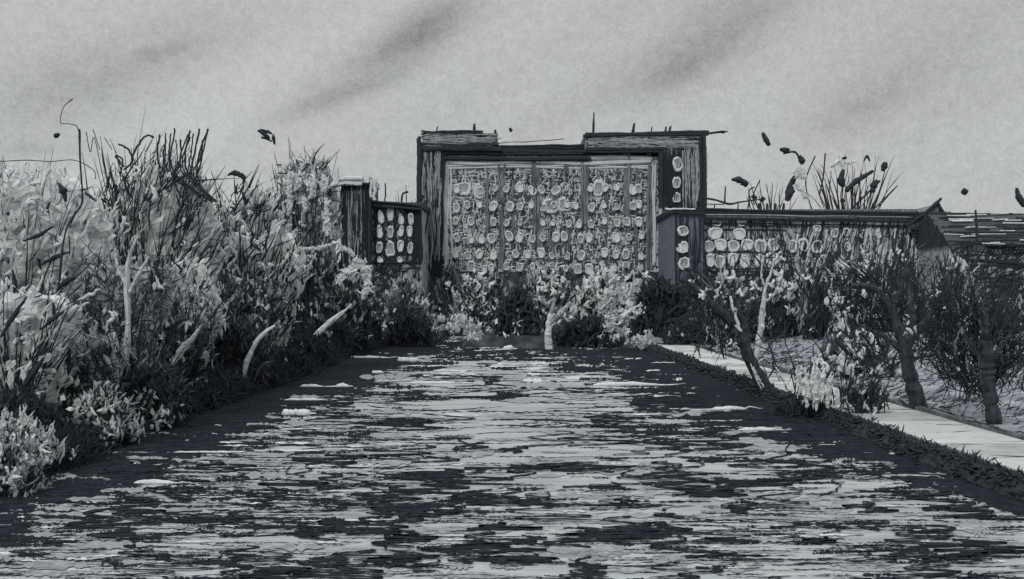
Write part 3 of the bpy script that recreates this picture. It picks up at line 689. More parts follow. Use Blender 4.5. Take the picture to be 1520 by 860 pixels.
# pitched roof
ac=Acc(); zt=P(0,312,Y3)[2]; zb=P(0,364,Y3)[2]; xa=P(1405,0,Y3)[0]; xb=P(1650,0,Y3)[0]
ac.add([(xa,Y3-.8,zb),(xb,Y3-.8,zb),(xb,Y3+5,zt),(xa,Y3+5,zt),(xa,Y3+12,zb),(xb,Y3+12,zb)],[(0,1,2,3),(3,2,5,4)]); ac.add([(xa,Y3-.8,zb),(xa,Y3+5,zt),(xa,Y3+12,zb)],[(0,1,2)])
for q in range(70):
    t=rng.random(); z=zb+(zt-zb)*t; yy=Y3-.85+5.8*t-.05; x=rng.uniform(xa,xb-5); l=rng.uniform(2,9)
    path3(ac,[(x,yy,z),(x+l*.5,yy,z+rng.normal(0,.08)),(x+l,yy,z+rng.normal(0,.08))],rng.uniform(2,5),mi=1,n=8)
for q in range(90):
    yy=rng.uniform(Y3-.2,Y3+10); t_=1-abs(yy-(Y3+5.2))/6; z1=zb+(zt-zb)*max(t_,.05); path3(ac,[(xa-.05,yy,zb),(xa-.06,yy+rng.normal(0,.15),(zb+z1)/2),(xa-.05,yy+rng.normal(0,.3),z1)],rng.uniform(1.4,2.6),mi=1,n=6)
for q in range(26):
    t=rng.random(); z=zb+(zt-zb)*t; yy=Y3-1.0+5.8*t-.12; x=rng.uniform(xa,xa+9); l=rng.uniform(.8,3)
    path3(ac,[(x,yy,z),(x+l,yy,z+rng.normal(0,.05))],rng.uniform(1.2,2.6),mi=2,n=6)
path3(ac,[(xa,Y3+5,zt+.05),((xa+xb)/2,Y3+5,zt-.1),(xb,Y3+5,zt-.2)],4,mi=1,n=20)
ps(ac,'roof',['slate','ink','washp'])
YG=Y2-.9
ac=Acc(); g=[P(1350,345,YG),P(1412,352,YG),P(1413,333,YG),P(1393,303,YG),P(1352,331,YG)]
V=[(p[0],YG,p[2]) for p in g]+[(p[0],YG+6,p[2]) for p in g]; ac.add(V,[(0,1,2,4),(5,9,7,6),(0,5,6,1),(1,6,7,2),(4,3,8,9)]); ac.add(V,[(4,2,3),(2,7,8),(2,8,3),(9,8,7)]); ac.add(V,[(0,4,9,5)])
hatch(ac,1358,1410,314,350,YG,150,18,1.7,.25,.2,mi=1); hatch(ac,1352,1414,338,352,YG,60,26,2,1.57,.1,mi=1)
path3(ac,[(1346,336),(1372,317),(1393,299),(1397,294)],[3,5,5,2.5],YG-.2,mi=1,n=16); path3(ac,[(1391,298),(1400,316),(1418,338)],[4,6,3],YG-.2,mi=1,n=16); path3(ac,[(1352,340),(1380,344),(1414,348)],3,YG-.2,mi=1,n=12)
ps(ac,'gable',['walld','ink'])
ac=Acc(); path3(ac,[(1448,312),(1450,345),(1449,375)],[3,5,3],Y3-1.2,n=14); ps(ac,'downpipe',['ink'])
ac=Acc(); path3(ac,[(1506,470),(1517,440),(1515,415),(1500,404),(1484,408),(1476,420)],2.2,Y3-.5,n=24)
for q in range(12):
    t=q/11; path3(ac,[(1482+t*8,470-t*4),(1470+t*44,412+8*math.sin(t*3.1)*-1+4)],1.8,Y3-.45,n=8,jit=.4)
ps(ac,'arched_window',['ink'])

# ================= brick wall along the far right garden
Y4=92.0; bw=thing('garden_wall','low dark garden wall of rough courses below the warehouse wing','wall',(P(1290,0,Y4)[0],Y4,float(zg(40,Y4))))
ac=Acc(); a0=P(1165,500,Y4); 
x=a0[0]
while x<P(1560,0,Y4)[0]:
    for k in range(5):
        l=rng.uniform(1.5,3.2); z0=.9+k*.36; ac.box(x+rng.uniform(-.4,.2),x+l,Y4+rng.uniform(-.08,.02),Y4+.5,z0,z0+.33,0,j=.04)
    x+=2.4
ac.build('wall',[M['walld']],bw,tuple(bw.location))
ac=Acc(); hline(ac,1165,1540,475,Y4,4,0,off=-.3,reps=3,wob=1); hline(ac,1165,1540,487,Y4,3,0,off=-.3,reps=2,wob=1); ac.build('coping',[M['ink']],bw,tuple(bw.location))

# ------------------------------------------------------------------ birds
def bird(label,bits,Y=70.0):
    c=bits[0][0][0]; O=P(c[0],c[1],Y); ac=Acc()
    for pts,w in bits: path3(ac,pts,w,Y,n=16,k=8)
    for pts,w in bits:
        p=pts[len(pts)//2]; u=Y/F; dabs(ac,[P(p[0],p[1],Y)],np.array([max(w)*.5*u]),np.array([max(w)*.4*u]),angsd=1)
    o=ac.build('bird',[M['ink']],origin=O,smooth=True); o.location=O; tag(o,label,'bird','dark birds in the sky')
bird('striped dark bird gliding above the left trees, larger of a close pair',[([(383,194),(392,199),(400,206)],[3,7,4]),([(386,193),(398,196),(405,200)],[4,4.5,1]),([(388,204),(398,207),(404,211)],[3,4,1])])
bird('small curved dark bird close to the right of the striped one',[([(406,200),(406,206),(408,215)],[2,6,2])])
bird('short slanting dark bird alone in the sky right of the mill roof',[([(1132,197),(1135,204),(1140,213),(1141,217)],[4,7,8,3])])
bird('flat dark bird with a hooked head, just above the roof right of the mill',[([(1086,267),(1096,267),(1106,272),(1106,278)],[4,10,9,3])])
bird('small squarish dark bird above the gabled shed',[([(1429,283),(1432,285),(1435,287)],[8,10,8])])
bird('large curved dark bird cut by the right edge of the picture',[([(1509,279),(1512,292),(1520,303),(1530,310)],[4,9,10,4])])
bird('tiny dark bird just above the middle of the mill roof',[([(756,190),(758,193),(758,196)],[2,5,3])])
bird('small heart shaped dark bird by the curled stem at far left',[([(81,204),(84,201),(86,199)],[5,8,3])])

# ------------------------------------------------------------------ far centre bushes on the tongue of land
G='bushes under the mill at the end of the river'
def cb(label,x0,x1,yt,Y,wash,dk,wh,shape='mound',tw=(500,10,1.3),group=G,**k):
    plant('bush',label,'bush',x0,x1,yt,Y,shape=shape,depth=1.2,group=group,stems=(20,2),twigs=tw,wash=wash,dark=dk,white=wh,twsd=.7,**k)
cb('dark bush low at the left foot of the mill',628,700,392,112,(260,8,'washd'),(260,7),(14,6))
cb('grey mottled bush under the left part of the mill, behind the white clump',668,760,398,96,(380,9,'wash'),(260,7),(70,7))
cb('black bush spreading to the water left of the pale post',735,800,420,89,(200,9,'washd'),(330,9),(16,8))
cb('leafy grey bush behind the pale post in the middle of the mill foot',765,860,392,98,(420,9,'wash'),(240,7),(80,7))
cb('black low bush at the water right of the pale post',818,925,470,87,(160,9,'washd'),(420,9),(6,6))
cb('bright dabbed bush right of the pale post, dense with pale leaves',842,940,395,95,(430,10,'washp'),(220,7),(130,8))
cb('tall bush with many white leaf dabs below the right end of the mill front',905,985,388,92,(330,9,'wash'),(230,8),(110,8))
cb('solid black bush under the blue grey tower',935,1030,410,88,(140,9,'ink'),(560,10),(4,6))
cb('blue grey leafy bush climbing the foot of the blue grey tower',1000,1062,388,90,(260,10,'inkb'),(150,8),(8,6))
cb('black spreading scrub at the water edge left of the leaning tree',985,1092,468,82,(120,8,'washd'),(420,8),(18,5),tw=(500,18,1.6))
cb('hatched grey bush beside the left stair tower of the mill',556,652,400,100,(300,9,'wash'),(150,7),(20,6),tw=(700,9,1.1))
cb('blue grey bush on the left bank under the small mill',560,640,430,93,(240,11,'inkb'),(120,8),(24,8))
cb('black bush at the water on the far left bank',570,650,464,88,(100,9,'ink'),(320,10),(3,5))
def clump(label,spots,Y):
    O=P(spots[0][0],spots[0][1],Y); ac=Acc(); u=Y/F
    for x,y,l,w,a in spots:
        m=max(8,int(l*w*.16)); C=np.array([P(x+rng.normal(0,w*.3),y+rng.normal(0,l*.3),Y-rng.uniform(0,.4)) for q in range(m)])
        sz=rng.gamma(5,.8,m)*u; h=m//2; leaves(ac,C[:h],sz[:h]*1.5,sz[:h]*.8,ang=math.radians(a),angsd=.6); leaves(ac,C[h:],sz[h:]*1.5,sz[h:]*.8,ang=math.radians(a),angsd=.6,mi=1); brush(ac,C[:h//2],sz[:h//2]*1.8,sz[:h//2]*.6,ang=math.radians(a),angsd=.4,bend=.3)
    gzz=float(zg(O[0],Y)); st=Acc(); strokes(st,[(O[0]+rng.normal(0,.4),Y,gzz-.1) for _ in range(8)],[(rng.normal(0,.4),0,1) for _ in range(8)],max(O[2]-gzz,.6),.03)
    r=thing('flowering_clump',label,'flower clump',(O[0],Y,gzz),'white flowering clumps at the water')
    o=tuple(r.location); ac.build('blossom',[M['white'],M['wash']],r,o); st.build('stem',[M['ink']],r,o)
clump('white blossom clump standing over the water at the left end of the central bushes',[(687,474,22,10,10),(672,485,12,22,0),(694,487,16,16,0),(709,487,12,12,0),(705,497,10,26,0),(655,474,9,14,0)],84)
clump('white blossom clump drooping over the water below the right end of the mill',[(905,485,14,20,-40),(925,492,12,26,0),(950,507,16,24,0),(965,508,10,16,0),(918,470,16,30,60),(940,462,14,24,40)],81)
clump('pale blossom clump hanging in the bushes below the right part of the mill front',[(905,440,26,20,20),(925,430,24,22,0),(935,448,22,20,0),(900,455,20,14,30),(945,425,20,14,0)],88)
ps_=thing('mooring_post','pale post with a forked top standing at the water below the mill','post',(P(815,0,83.5)[0],83.5,-.3))
ac=Acc(); path3(ac,[(818,545),(815,515),(814,490),(817,465)],[6,12,9,7],83.5,jit=.4,k=8); ac.build('post',[M['washp']],ps_,tuple(ps_.location))
ac=Acc(); path3(ac,[(816,470),(822,445),(812,452),(806,440)],[6,5,4,3],83.5,jit=.5); path3(ac,[(818,478),(834,464),(846,450)],[7,8,4],83.5,jit=.5); ac.build('branch',[M['wash']],ps_,tuple(ps_.location))

# ------------------------------------------------------------------ bare trees behind the roofs
def bare(name,label,x0,x1,ytop,ybase,Y,stems,blobs,whites,n=30,w=2.2,group=None):
    BX=(x0+x1)/2; u=Y/F; X=(BX-CX)*u; g0=float(zg(X,Y)); r=thing(name,label,'tree',(X,Y,g0),group); O=(X,Y,g0)
    ac=Acc()
    for k in range(4):
        xx=BX+(x1-x0)*(k-1.5)*.12; path3(ac,[P(BX+(xx-BX)*.3,0,Y)[:2]+(g0-.2,),P(xx,ybase+30,Y),P(xx+(xx-BX)*.3,ybase-10,Y)],[9,7,3],n=16)
    ac.build('trunk',[M['bark']],r,O); ac=Acc()
    if n:
        tx=rng.uniform(x0,x1,n); ty=ytop+rng.uniform(0,1,n)**1.3*(ybase-ytop)*.7; bx=BX+(tx-BX)*.55
        P0=np.stack([(bx-CX)*u,np.full(n,Y)+rng.uniform(-1,1,n),np.full(n,H-(ybase+12-HZ)*u)],-1); P1=np.stack([(tx-CX)*u,np.full(n,Y)+rng.uniform(-1.5,1.5,n),H-(ty-HZ)*u],-1)
        D=P1-P0; strokes(ac,P0,D,np.linalg.norm(D,axis=1),w*.5*u*rng.uniform(.6,1.3,n),bend=.08,wig=.012,n=9)
    for pts,ww in stems: path3(ac,pts,ww,Y,n=16)
    ac.build('branch',[M['ink']],r,O)
    for kind,mt,L in (('leaf','ink',blobs),('blossom','white',whites)):
        for b in L:
            a2=Acc(); (trail(a2,b[0],b[1],Y-.4,1.5) if kind=='blossom' else path3(a2,b[0],b[1],Y-.4,n=12,k=8)); a2.build(kind,[M[mt]],r,O)
bare('bare_tree','spiky bare tree with large dark leaves behind the right wing roof, taller fuller one',1190,1335,232,312,134,
 [([(1205,312),(1196,270),(1210,232)],2),([(1216,290),(1222,262),(1225,228)],2.2),([(1262,312),(1300,275),(1306,268)],3),([(1296,312),(1318,290),(1332,276)],2)],
 [([(1252,278),(1248,268),(1252,252)],[5,11,5]),([(1256,284),(1270,270),(1296,254)],[6,9,4]),([(1295,286),(1297,276),(1302,268)],[6,12,5]),([(1310,254),(1313,246),(1314,241)],[5,10,5]),([(1170,296),(1172,282),(1180,262)],[6,13,6]),([(1250,236),(1256,234)],[3,5]),([(1282,240),(1287,232),(1291,240)],[2,4,2]),([(1249,300),(1252,296)],[6,7])],
 [([(1232,248),(1245,240),(1262,242)],[3,6,4]),([(1258,244),(1268,240)],[4,3])],n=44,w=1.8)
bare('bare_tree','low thin bare tree behind the right wing roof, beside the fuller spiky one',1105,1185,262,312,133,
 [([(1163,228),(1180,226),(1188,238)],[3,3.5,3]),([(1120,305),(1118,290),(1128,268)],2),([(1113,308),(1112,284),(1120,278)],2)],
 [([(1158,222),(1166,223),(1172,222)],[5,8,3]),([(1186,232),(1190,238),(1190,244)],[6,11,6]),([(1168,298),(1172,288),(1178,282)],[7,12,7]),([(1117,290),(1122,296)],[6,8]),([(1130,294),(1134,298)],[7,9])],
 [([(1186,250),(1190,262),(1184,258)],[9,13,7]),([(1180,275),(1192,282),(1198,292)],[5,9,6])],n=16,w=1.7)
bare('bare_tree','narrow bare tree in the gap between the small mill and the mill block',590,638,282,392,124,
 [([(596,300),(598,288),(606,285)],3),([(620,360),(618,320),(628,290)],4),([(632,385),(626,340),(634,296)],4)],[],[],n=34,w=2.6)

# ------------------------------------------------------------------ left bank trees and scrub, far to near
LG='trees massed along the left bank'
T=lambda *a,**k: plant('tree',*a,group=LG,**k)
T('pale smoky tree with curling twigs behind the tower of the small mill','tree',405,507,222,76,crown_y=420,shape='round',depth=2.5,stems=(40,2.4),twigs=(420,17,2.2),wash=(230,12,'wash'),dark=(50,7),white=(50,9),twsd=.8)
T('grey tree with a black tuft on its top left of the smoky tree','tree',315,430,262,66,crown_y=440,depth=2.5,stems=(36,2.6),twigs=(650,26,2),twang=.35,wash=(220,14,'washp'),dark=(60,7),white=(60,10),twsd=.5,
  extra=marks('leaf','ink',[([(338,260),(350,257),(362,264),(360,276)],[7,10,9,4])],2.5))
T('tall tree topped by a crowd of upright black twigs, second from the left','tree',150,335,205,52,crown_y=450,depth=3,stems=(60,2.2),twigs=(900,38,1.9),twang=.25,wash=(190,13,'washp'),dark=(40,7),white=(30,12),twsd=.35,
  extra=marks('twig','ink',[([(300+rng.uniform(-90,25),300),(300+q*4-60,250),(296+q*5-60+rng.uniform(0,10),196+rng.uniform(-6,12))],rng.uniform(1.8,3)) for q in range(15)]
   +[([(176,214),(190,222),(196,240),(184,252)],3),([(196,240),(200,225),(216,202),(228,204)],3),([(184,248),(172,232),(182,238),(178,262)],2.6)],3))
T('pale leafed tree fading into the sky at the left edge, behind a curled stem','tree',-40,170,232,40,crown_y=470,depth=3,stems=(30,2.2),twigs=(170,34,1.7),wash=(330,17,'washp'),dark=(60,8),white=(24,14),twsd=.6,
  extra=both(marks('leaf','ink',[([(86,272),(94,284),(98,300)],[6,13,6]),([(34,358),(56,350),(80,336)],[5,8,5]),([(60,394),(82,382),(104,374)],[5,9,5]),([(126,285),(134,292),(142,298)],[4,6,4]),([(18,400),(22,420),(20,440)],[6,9,5])],3.2),
   marks('blossom','white',[([(38,304),(50,296),(58,298),(62,306)],[6,10,12,7]),([(60,308),(68,322),(78,332)],[6,12,6]),([(24,372),(32,384),(30,396)],[5,10,6])],3.3)))
st=thing('tall_stem','very tall thin stem at the far left, its tip curled like a hook','stem',(P(124,0,36)[0],36,float(zg(P(124,0,36)[0],36))))
ac=Acc(); path3(ac,[(108,147),(94,160),(90,182),(102,184),(114,188),(118,200)],[2.0,1.2,1.3,1.2,1.4,2.4],36,n=40); ac.build('tip',[M['ink']],st,tuple(st.location))
ac=Acc(); path3(ac,[(118,192),(119,240),(122,298),(110,320),(96,350),(88,420),(80,520),(78,600)],[3.6,2.6,3,3,2.6,4,5,5],36,n=50); ac.build('stem',[M['ink']],st,tuple(st.location))
for pts in ([(0,240),(40,238),(75,240),(110,238),(138,252),(142,266)],[(128,196),(134,226),(140,205),(152,260)],[(138,192),(148,222)],[(155,204),(166,222)]):
    ac=Acc(); path3(ac,pts,1.3,36,n=26); ac.build('branch',[M['ink']],st,tuple(st.location))
# white topped reeds in front of the smoky tree
rd=thing('reed_tuft','tuft of tall reeds with white heads in front of the smoky tree','reeds',(P(460,0,68)[0],68,float(zg(P(460,0,68)[0],68))))
for pts,w in (([(430,320),(429,285),(430,258)],[4,8,7]),([(441,280),(440,264)],[7,9]),([(463,290),(462,268)],[7,9]),([(481,285),(482,262)],[6,8]),([(455,312),(450,295)],[6,4]),([(486,345),(484,300)],[6,4])):
    ac=Acc(); trail(ac,pts,w,68,2.2); ac.build('head',[M['white']],rd,tuple(rd.location))
ac=Acc()
for x in range(425,495,7): path3(ac,[(x+rng.normal(0,3),520),(x+rng.normal(0,3),380),(x+rng.normal(0,2),270+rng.uniform(0,40))],1.5,68.2,n=14)
ac.build('stem',[M['ink']],rd,tuple(rd.location))

def S(label,x0,x1,yt,Y,**k): return plant('shrub',label,'shrub',x0,x1,yt,Y,group='shrubs along the left bank',**k)
S('shrub with long white blossom trails in front of the small mill',420,568,365,76,shape='fan',depth=1.6,stems=(30,2.5),twigs=(420,28,2.2),wash=(300,12,'wash'),dark=(230,11),white=(40,9),
  extra=marks('blossom','white',[([(385,362),(410,366),(430,378),(445,370),(470,368),(500,362),(520,376),(535,392)],[2,4,5,4,5,6,7,5]),([(530,388),(545,402),(548,425),(538,440)],[9,14,10,5]),([(500,420),(515,405),(530,395)],[8,14,14]),([(430,380),(446,400),(440,440)],[8,12,6])],10))
S('black shrub at the water below the white trailing blossom, with two pale bent sticks',400,555,425,78,shape='mound',depth=1.5,stems=(20,2.2),twigs=(500,24,2),wash=(150,12,'washd'),dark=(520,11),white=(10,6),
  extra=marks('stick','white',[([(459,505),(478,490),(494,474),(520,455)],[4,9,6,2]),([(462,500),(490,482),(505,468),(522,452)],[2,3,3,2])],12))
S('dense hatched shrub crossed by a long pale arching stem, right end of the thicket',300,425,385,50,shape='fan',depth=1.5,stems=(30,2.4),twigs=(900,26,1.8),cross=.35,wash=(230,13,'wash'),dark=(220,11),white=(40,10),
  extra=marks('arching_stem','white',[([(362,562),(366,540),(378,512),(392,494),(408,484)],[4,8,7,6,3])],5.0))
S('black shrub with its foot in the water under the arching stem',290,402,470,47,shape='mound',depth=1.2,stems=(20,2.2),twigs=(420,26,2),wash=(90,13,'washd'),dark=(430,12),white=(4,6))
S('hatched brown black shrub with a pale striped leaf, middle of the left thicket',215,330,430,40,shape='fan',depth=1.3,stems=(34,2.6),twigs=(1000,26,1.9),cross=.4,wash=(150,15,'wash'),dark=(240,12),white=(20,9),
  extra=marks('leaf','white',[([(252,546),(268,520),(284,504),(298,484)],[3,9,9,3]),([(258,542),(276,518),(300,482)],[2,3,2])],2))
S('tall shrub of straight leaning stems with white curls, left of the reeds',320,460,300,58,shape='fan',depth=2,stems=(60,2.2),twigs=(520,36,2),twang=.2,wash=(170,14,'washp'),dark=(90,9),white=(60,10),twsd=.35)
S('pale shrub with grey blossom cloud in the middle of the left bank',180,330,375,44,shape='round',crown_y=520,depth=1.6,stems=(30,2.4),twigs=(520,24,1.8),wash=(260,15,'washp'),dark=(70,9),white=(70,10))
# slender pale trunk tree
tr=plant('tree','slender pale trunked tree forking low against a black hollow in the left thicket','tree',120,270,360,35,crown_y=540,shape='fan',depth=1.2,group=LG,stems=(16,2.4),twigs=(900,26,1.9),cross=.35,wash=(110,14,'wash'),dark=(60,9),white=(16,9),basex=178,
  extra=marks('trunk','barkp',[([(170,572),(180,548),(188,520),(190,470),(188,420),(192,380),(205,350)],[10,10,11,9,8,6,4]),([(188,425),(176,400),(170,370)],[6,5,3]),([(189,440),(205,408),(222,380)],[6,5,3])],1.6))
S('round black shrub in the hollow behind the slender pale trunk',105,225,468,39,shape='round',crown_y=600,depth=1.2,stems=(20,2),twigs=(500,24,2),wash=(60,14,'ink'),dark=(330,13),white=(2,6))
S('wide pale shrub of long diagonal strokes and dark slanting leaves at the left edge',-40,130,400,29,shape='fan',depth=1.5,stems=(44,2.4),lean=.15,twigs=(260,34,1.7),twang=.5,wash=(190,16,'washp'),dark=(40,11),white=(20,12),twsd=.35,
  extra=marks('leaf','ink',[([(60,490),(78,474),(96,462)],[5,10,7]),([(2,500),(20,470),(40,440)],[7,10,6]),([(34,575),(52,550),(66,530)],[8,11,6]),([(84,430),(98,418),(110,412)],[8,11,6])],1.8))
S('cross hatched shrub between the pale left shrub and the black hollow',60,190,470,32,shape='fan',depth=1.3,stems=(26,2.2),lean=-.1,twigs=(900,28,1.7),cross=.45,twang=-.5,twsd=.25,wash=(110,15,'wash'),dark=(80,10),white=(16,9))
S('black low shrub at the left edge above the pale foreground foliage',-50,75,585,27,shape='mound',depth=.8,stems=(20,2),twigs=(260,24,2.2),wash=(60,15,'ink'),dark=(330,13),white=(3,7))
S('black shrub beside the water between the foreground foliage and the arching stem',200,275,540,34,shape='mound',depth=1,stems=(30,2.2),twigs=(700,28,1.8),wash=(90,14,'washd'),dark=(330,12),white=(6,7))
FG='foreground foliage at the lower left'
def Fg(label,x0,x1,yt,Y,**k): return plant('leafy_plant',label,'plant',x0,x1,yt,Y,group=FG,shape='mound',**k)
Fg('upright pale plumed plant, tallest of the lower left foliage',115,188,568,29.5,depth=.5,stems=(16,2.4),twigs=(260,26,1.7),twang=.2,twsd=.25,wash=(120,12,'washp'),dark=(60,9),white=(50,11))
Fg('bright white tufted plant near the water at the right end of the lower left foliage',205,258,570,33.5,depth=.5,stems=(14,2),twigs=(160,16,1.8),wash=(70,11,'washp'),dark=(90,9),white=(60,9))
Fg('grey dabbed low plant at the bank edge in the middle of the lower left foliage',95,208,608,30,depth=.6,stems=(16,2),twigs=(420,18,1.9),wash=(190,12,'washp'),dark=(110,10),white=(70,9))
Fg('pale curly leafed plant at the lower left corner foliage, broad and mottled',-40,85,610,24.8,depth=.7,stems=(16,2),twigs=(420,20,1.9),wash=(240,13,'washp'),dark=(110,10),white=(80,10))
Fg('large pale leafed plant low at the left edge, nearest the viewer',-60,62,650,22.6,depth=.6,stems=(12,2),twigs=(300,24,1.9),wash=(150,14,'wash'),dark=(120,11),white=(60,12))
Fg('dark plant at the waterline below the mottled lower left foliage',20,112,672,26,depth=.4,stems=(12,2),twigs=(300,20,2),wash=(80,12,'wash'),dark=(150,10),white=(22,9))
for Yc in (35.4,38.6,42.5,47.5,54,62,72,84):
    sx_=760-17108/Yc; sy_=440+6580/Yc; hgt=18+.4*Yc
    plant('scrub_tuft','low black scrub tuft rooted along the left waterline','shrub',sx_-75,sx_+8,sy_-hgt,Yc+.7,shape='mound',depth=.6,group='black scrub tufts along the left waterline',stems=(12,2),twigs=(320,20,1.9),wash=(60,9,'washd'),dark=(330,11),white=(5,6),twsd=.6)
# bank grass: nobody could count it
ac=Acc(); n=15000; Yg=17+rng.uniform(0,1,n)**1.6*78; d=rng.uniform(0,1,n)**1.4*2.2-.4; Xg=xl(Yg)-d
P0=np.stack([Xg,Yg,zg(Xg,Yg)-.03],-1); a=rng.normal(.3,.5,n)
strokes(ac,P0,np.stack([np.sin(a),rng.normal(0,.3,n),np.cos(a)],-1),rng.uniform(.15,.7,n)*(1+.5*np.sin(Yg*1.7)),.5*2.2*Yg/F*rng.uniform(.6,1.5,n),bend=.3,n=5)
leaves(ac,P0[::2]+rng.uniform(0,.45,(n-n//2,3))*[0,0,1],rng.uniform(.1,.35,n-n//2),rng.uniform(.05,.16,n-n//2),angsd=.8)
tag(ac.build('bank_grass',[M['ink']]),kind='stuff')

# ------------------------------------------------------------------ right bank
WASHN,DARKN,TWIGN=.35,.28,1.0
ac=Acc(); n=9000; Yg=14+rng.uniform(0,1,n)**1.3*72; d=rng.uniform(-.25,.55,n); Xg=xr(Yg)+d
P0=np.stack([Xg,Yg,zg(Xg,Yg)-.03],-1); a=rng.normal(-.3,.8,n)
strokes(ac,P0,np.stack([np.sin(a),rng.normal(0,.5,n),np.cos(a)*.25],-1),rng.uniform(.08,.3,n),.5*3.0*Yg/F*rng.uniform(.6,1.5,n),bend=.3,n=5)
tag(ac.build('bank_sedge',[M['ink']]),kind='stuff')
# grass slope hatching
ac=Acc(); n=2600; Yg=24+rng.uniform(0,1,n)*55; Xg=16.3+rng.uniform(0,1,n)*(.62*Yg-10)
P0=np.stack([Xg,Yg,zg(Xg,Yg)+.01],-1)
strokes(ac,P0,np.stack([np.ones(n)*.9,rng.normal(.9,.5,n),rng.uniform(0,.25,n)],-1),rng.uniform(.3,1.3,n),.5*1.5*Yg/F*rng.uniform(.6,1.4,n),bend=.15,n=5)
tag(ac.build('slope_grass',[M['ink']]),kind='stuff')

def rtree(label,Y,trunks,x0,x1,yt,yc,twigs,wash=(0,8,'wash'),dark=(0,6),white=(0,6),mt='bark',group='trees beside the river path',extra=(),shape='round',stems=(0,2),twang=0,twsd=.6,bx=None):
    def ex(root,O,Y_,u):
        ac=Acc()
        for pts,w in trunks: path3(ac,pts,w,Y_,n=26,jit=.6,k=8)
        ac.build('trunk',[M[mt]],root,O)
        for kind,m,pts,w in extra:
            ac=Acc(); path3(ac,pts,w,Y_-.35,n=20,jit=.3); ac.build(kind,[M[m]],root,O)
    plant('tree',label,'tree',x0,x1,yt,Y,crown_y=yc,shape=shape,depth=1.2,group=group,stems=stems,twigs=twigs,wash=wash,dark=dark,white=white,twang=twang,twsd=twsd,extra=ex,basex=bx,core=False,tfront=-1)
rtree('black trunked pollard tree by the path with a wide fan of blue grey limbs',35,
 [([(1368,612),(1358,580),(1349,550),(1344,520),(1335,490),(1322,460),(1300,430),(1262,424)],[30,24,20,20,17,13,10,7]),
  ([(1346,528),(1320,505),(1290,490),(1270,480)],[12,8,5,3]),([(1344,520),(1352,490),(1352,450),(1346,400),(1348,370)],[18,15,12,8,4]),([(1352,505),(1378,470),(1400,440),(1412,400)],[14,10,8,5]),([(1395,446),(1420,462),(1400,490),(1370,520)],[4,7,6,5]),
  ([(1322,462),(1335,430),(1320,395)],[8,6,3]),([(1395,440),(1402,415),(1390,380)],[6,5,3]),([(1300,430),(1290,400),(1300,380)],[6,4,2])],
 1235,1455,352,540,(330,50,1.7),wash=(22,10,'inkb'),dark=(20,7),white=(10,7),stems=(0,0),mt='bark',bx=1368)
rtree('black pollard tree with a tight black twiggy crown, nearest tree on the right',30.5,
 [([(1478,636),(1472,600),(1466,570),(1464,540),(1464,500)],[26,20,20,24,18]),([(1464,545),(1440,510),(1420,480)],[10,7,4]),([(1464,545),(1490,510),(1510,480)],[10,7,4]),([(1464,510),(1462,460),(1456,430)],[12,8,4])],
 1388,1545,425,570,(760,46,1.8),dark=(90,8),wash=(20,9,'washd'),stems=(0,0),bx=1478,twsd=.5)
rtree('dark forked tree leaning left over the water edge, streaked white along its trunk',44,
 [([(1142,585),(1126,560),(1112,530),(1100,500),(1085,478),(1060,455),(1035,430),(1022,420)],[24,20,18,17,15,12,9,5]),([(1108,525),(1106,490),(1092,450),(1086,430)],[15,11,8,4]),([(1106,510),(1108,480),(1112,460)],[8,6,3])],
 1020,1120,412,520,(160,26,1.8),stems=(0,0),bx=1142,wash=(12,9,'inkb'),dark=(26,7),white=(8,7),
 extra=[('bark_streak','white',[(1118,545),(1126,562),(1138,580)],[2,3.5,2]),('bark_streak','white',[(1114,540),(1122,560),(1132,582)],[2,3,2]),('bark_streak','washp',[(1084,440),(1090,465),(1098,490)],[3,5,3]),('bark_streak','white',[(1092,484),(1100,492)],[3,4])])
rtree('pale slender tree standing behind the leaning dark tree',50,
 [([(1122,545),(1126,510),(1130,480),(1134,440),(1142,410),(1150,385)],[5,9,9,6,4,2]),([(1133,450),(1150,436),(1160,412)],[4,4,2]),([(1136,430),(1130,405),(1134,380)],[3,3,1.5])],
 1110,1200,340,470,(130,24,1.6),stems=(0,0),mt='barkp',white=(10,10),bx=1122)
rtree('thin sapling with a white streak, between the path edge and the river reeds',42,
 [([(1176,592),(1160,560),(1148,530),(1138,500)],[4,3,3,2]),([(1190,600),(1176,540),(1160,490)],[3,2.5,2])],
 1135,1195,470,560,(60,22,1.5),stems=(0,0),bx=1176,extra=[('bark_streak','white',[(1152,545),(1164,565),(1175,588)],[2,3.5,3])])
# river reeds: pale plumes
pl=thing('plume_clump','clump of broad white rounded plumes at the bank right of the leaning tree','reeds',(P(1215,0,36)[0],36,float(zg(P(1215,0,36)[0],36))))
O=tuple(pl.location)
for x,y0,y1,w in ((1195,600,545,11),(1206,602,532,14),(1220,602,534,14),(1232,600,552,12),(1184,585,543,6),(1212,608,560,10),(1243,606,580,8),(1228,608,575,9),(1200,606,570,9)):
    ac=Acc()
    u=35.7/F; m=5; C=np.array([P(x+rng.normal(0,w*.22),(y0+y1)/2+rng.normal(0,3),35.7-rng.uniform(0,.15)) for _ in range(m)])
    brush(ac,C,(y0-y1)*u*rng.uniform(.6,1,m),w*.5*u*np.ones(m),ang=.03,angsd=.07,bend=.03,n=9)
    ac.build('plume',[M['white']],pl,O)
ac=Acc()
for q in range(34):
    x=rng.uniform(1175,1275); path3(ac,[(x,616),(x+rng.normal(0,3),590),(x+rng.normal(0,10),560+rng.uniform(-20,25))],2,36.1+rng.uniform(0,.4),n=10)
ac.build('stem',[M['ink']],pl,O)
R='shrubs along the river path'
def RS(label,x0,x1,yt,Y,**k): return plant('shrub',label,'shrub',x0,x1,yt,Y,group=R,**k)
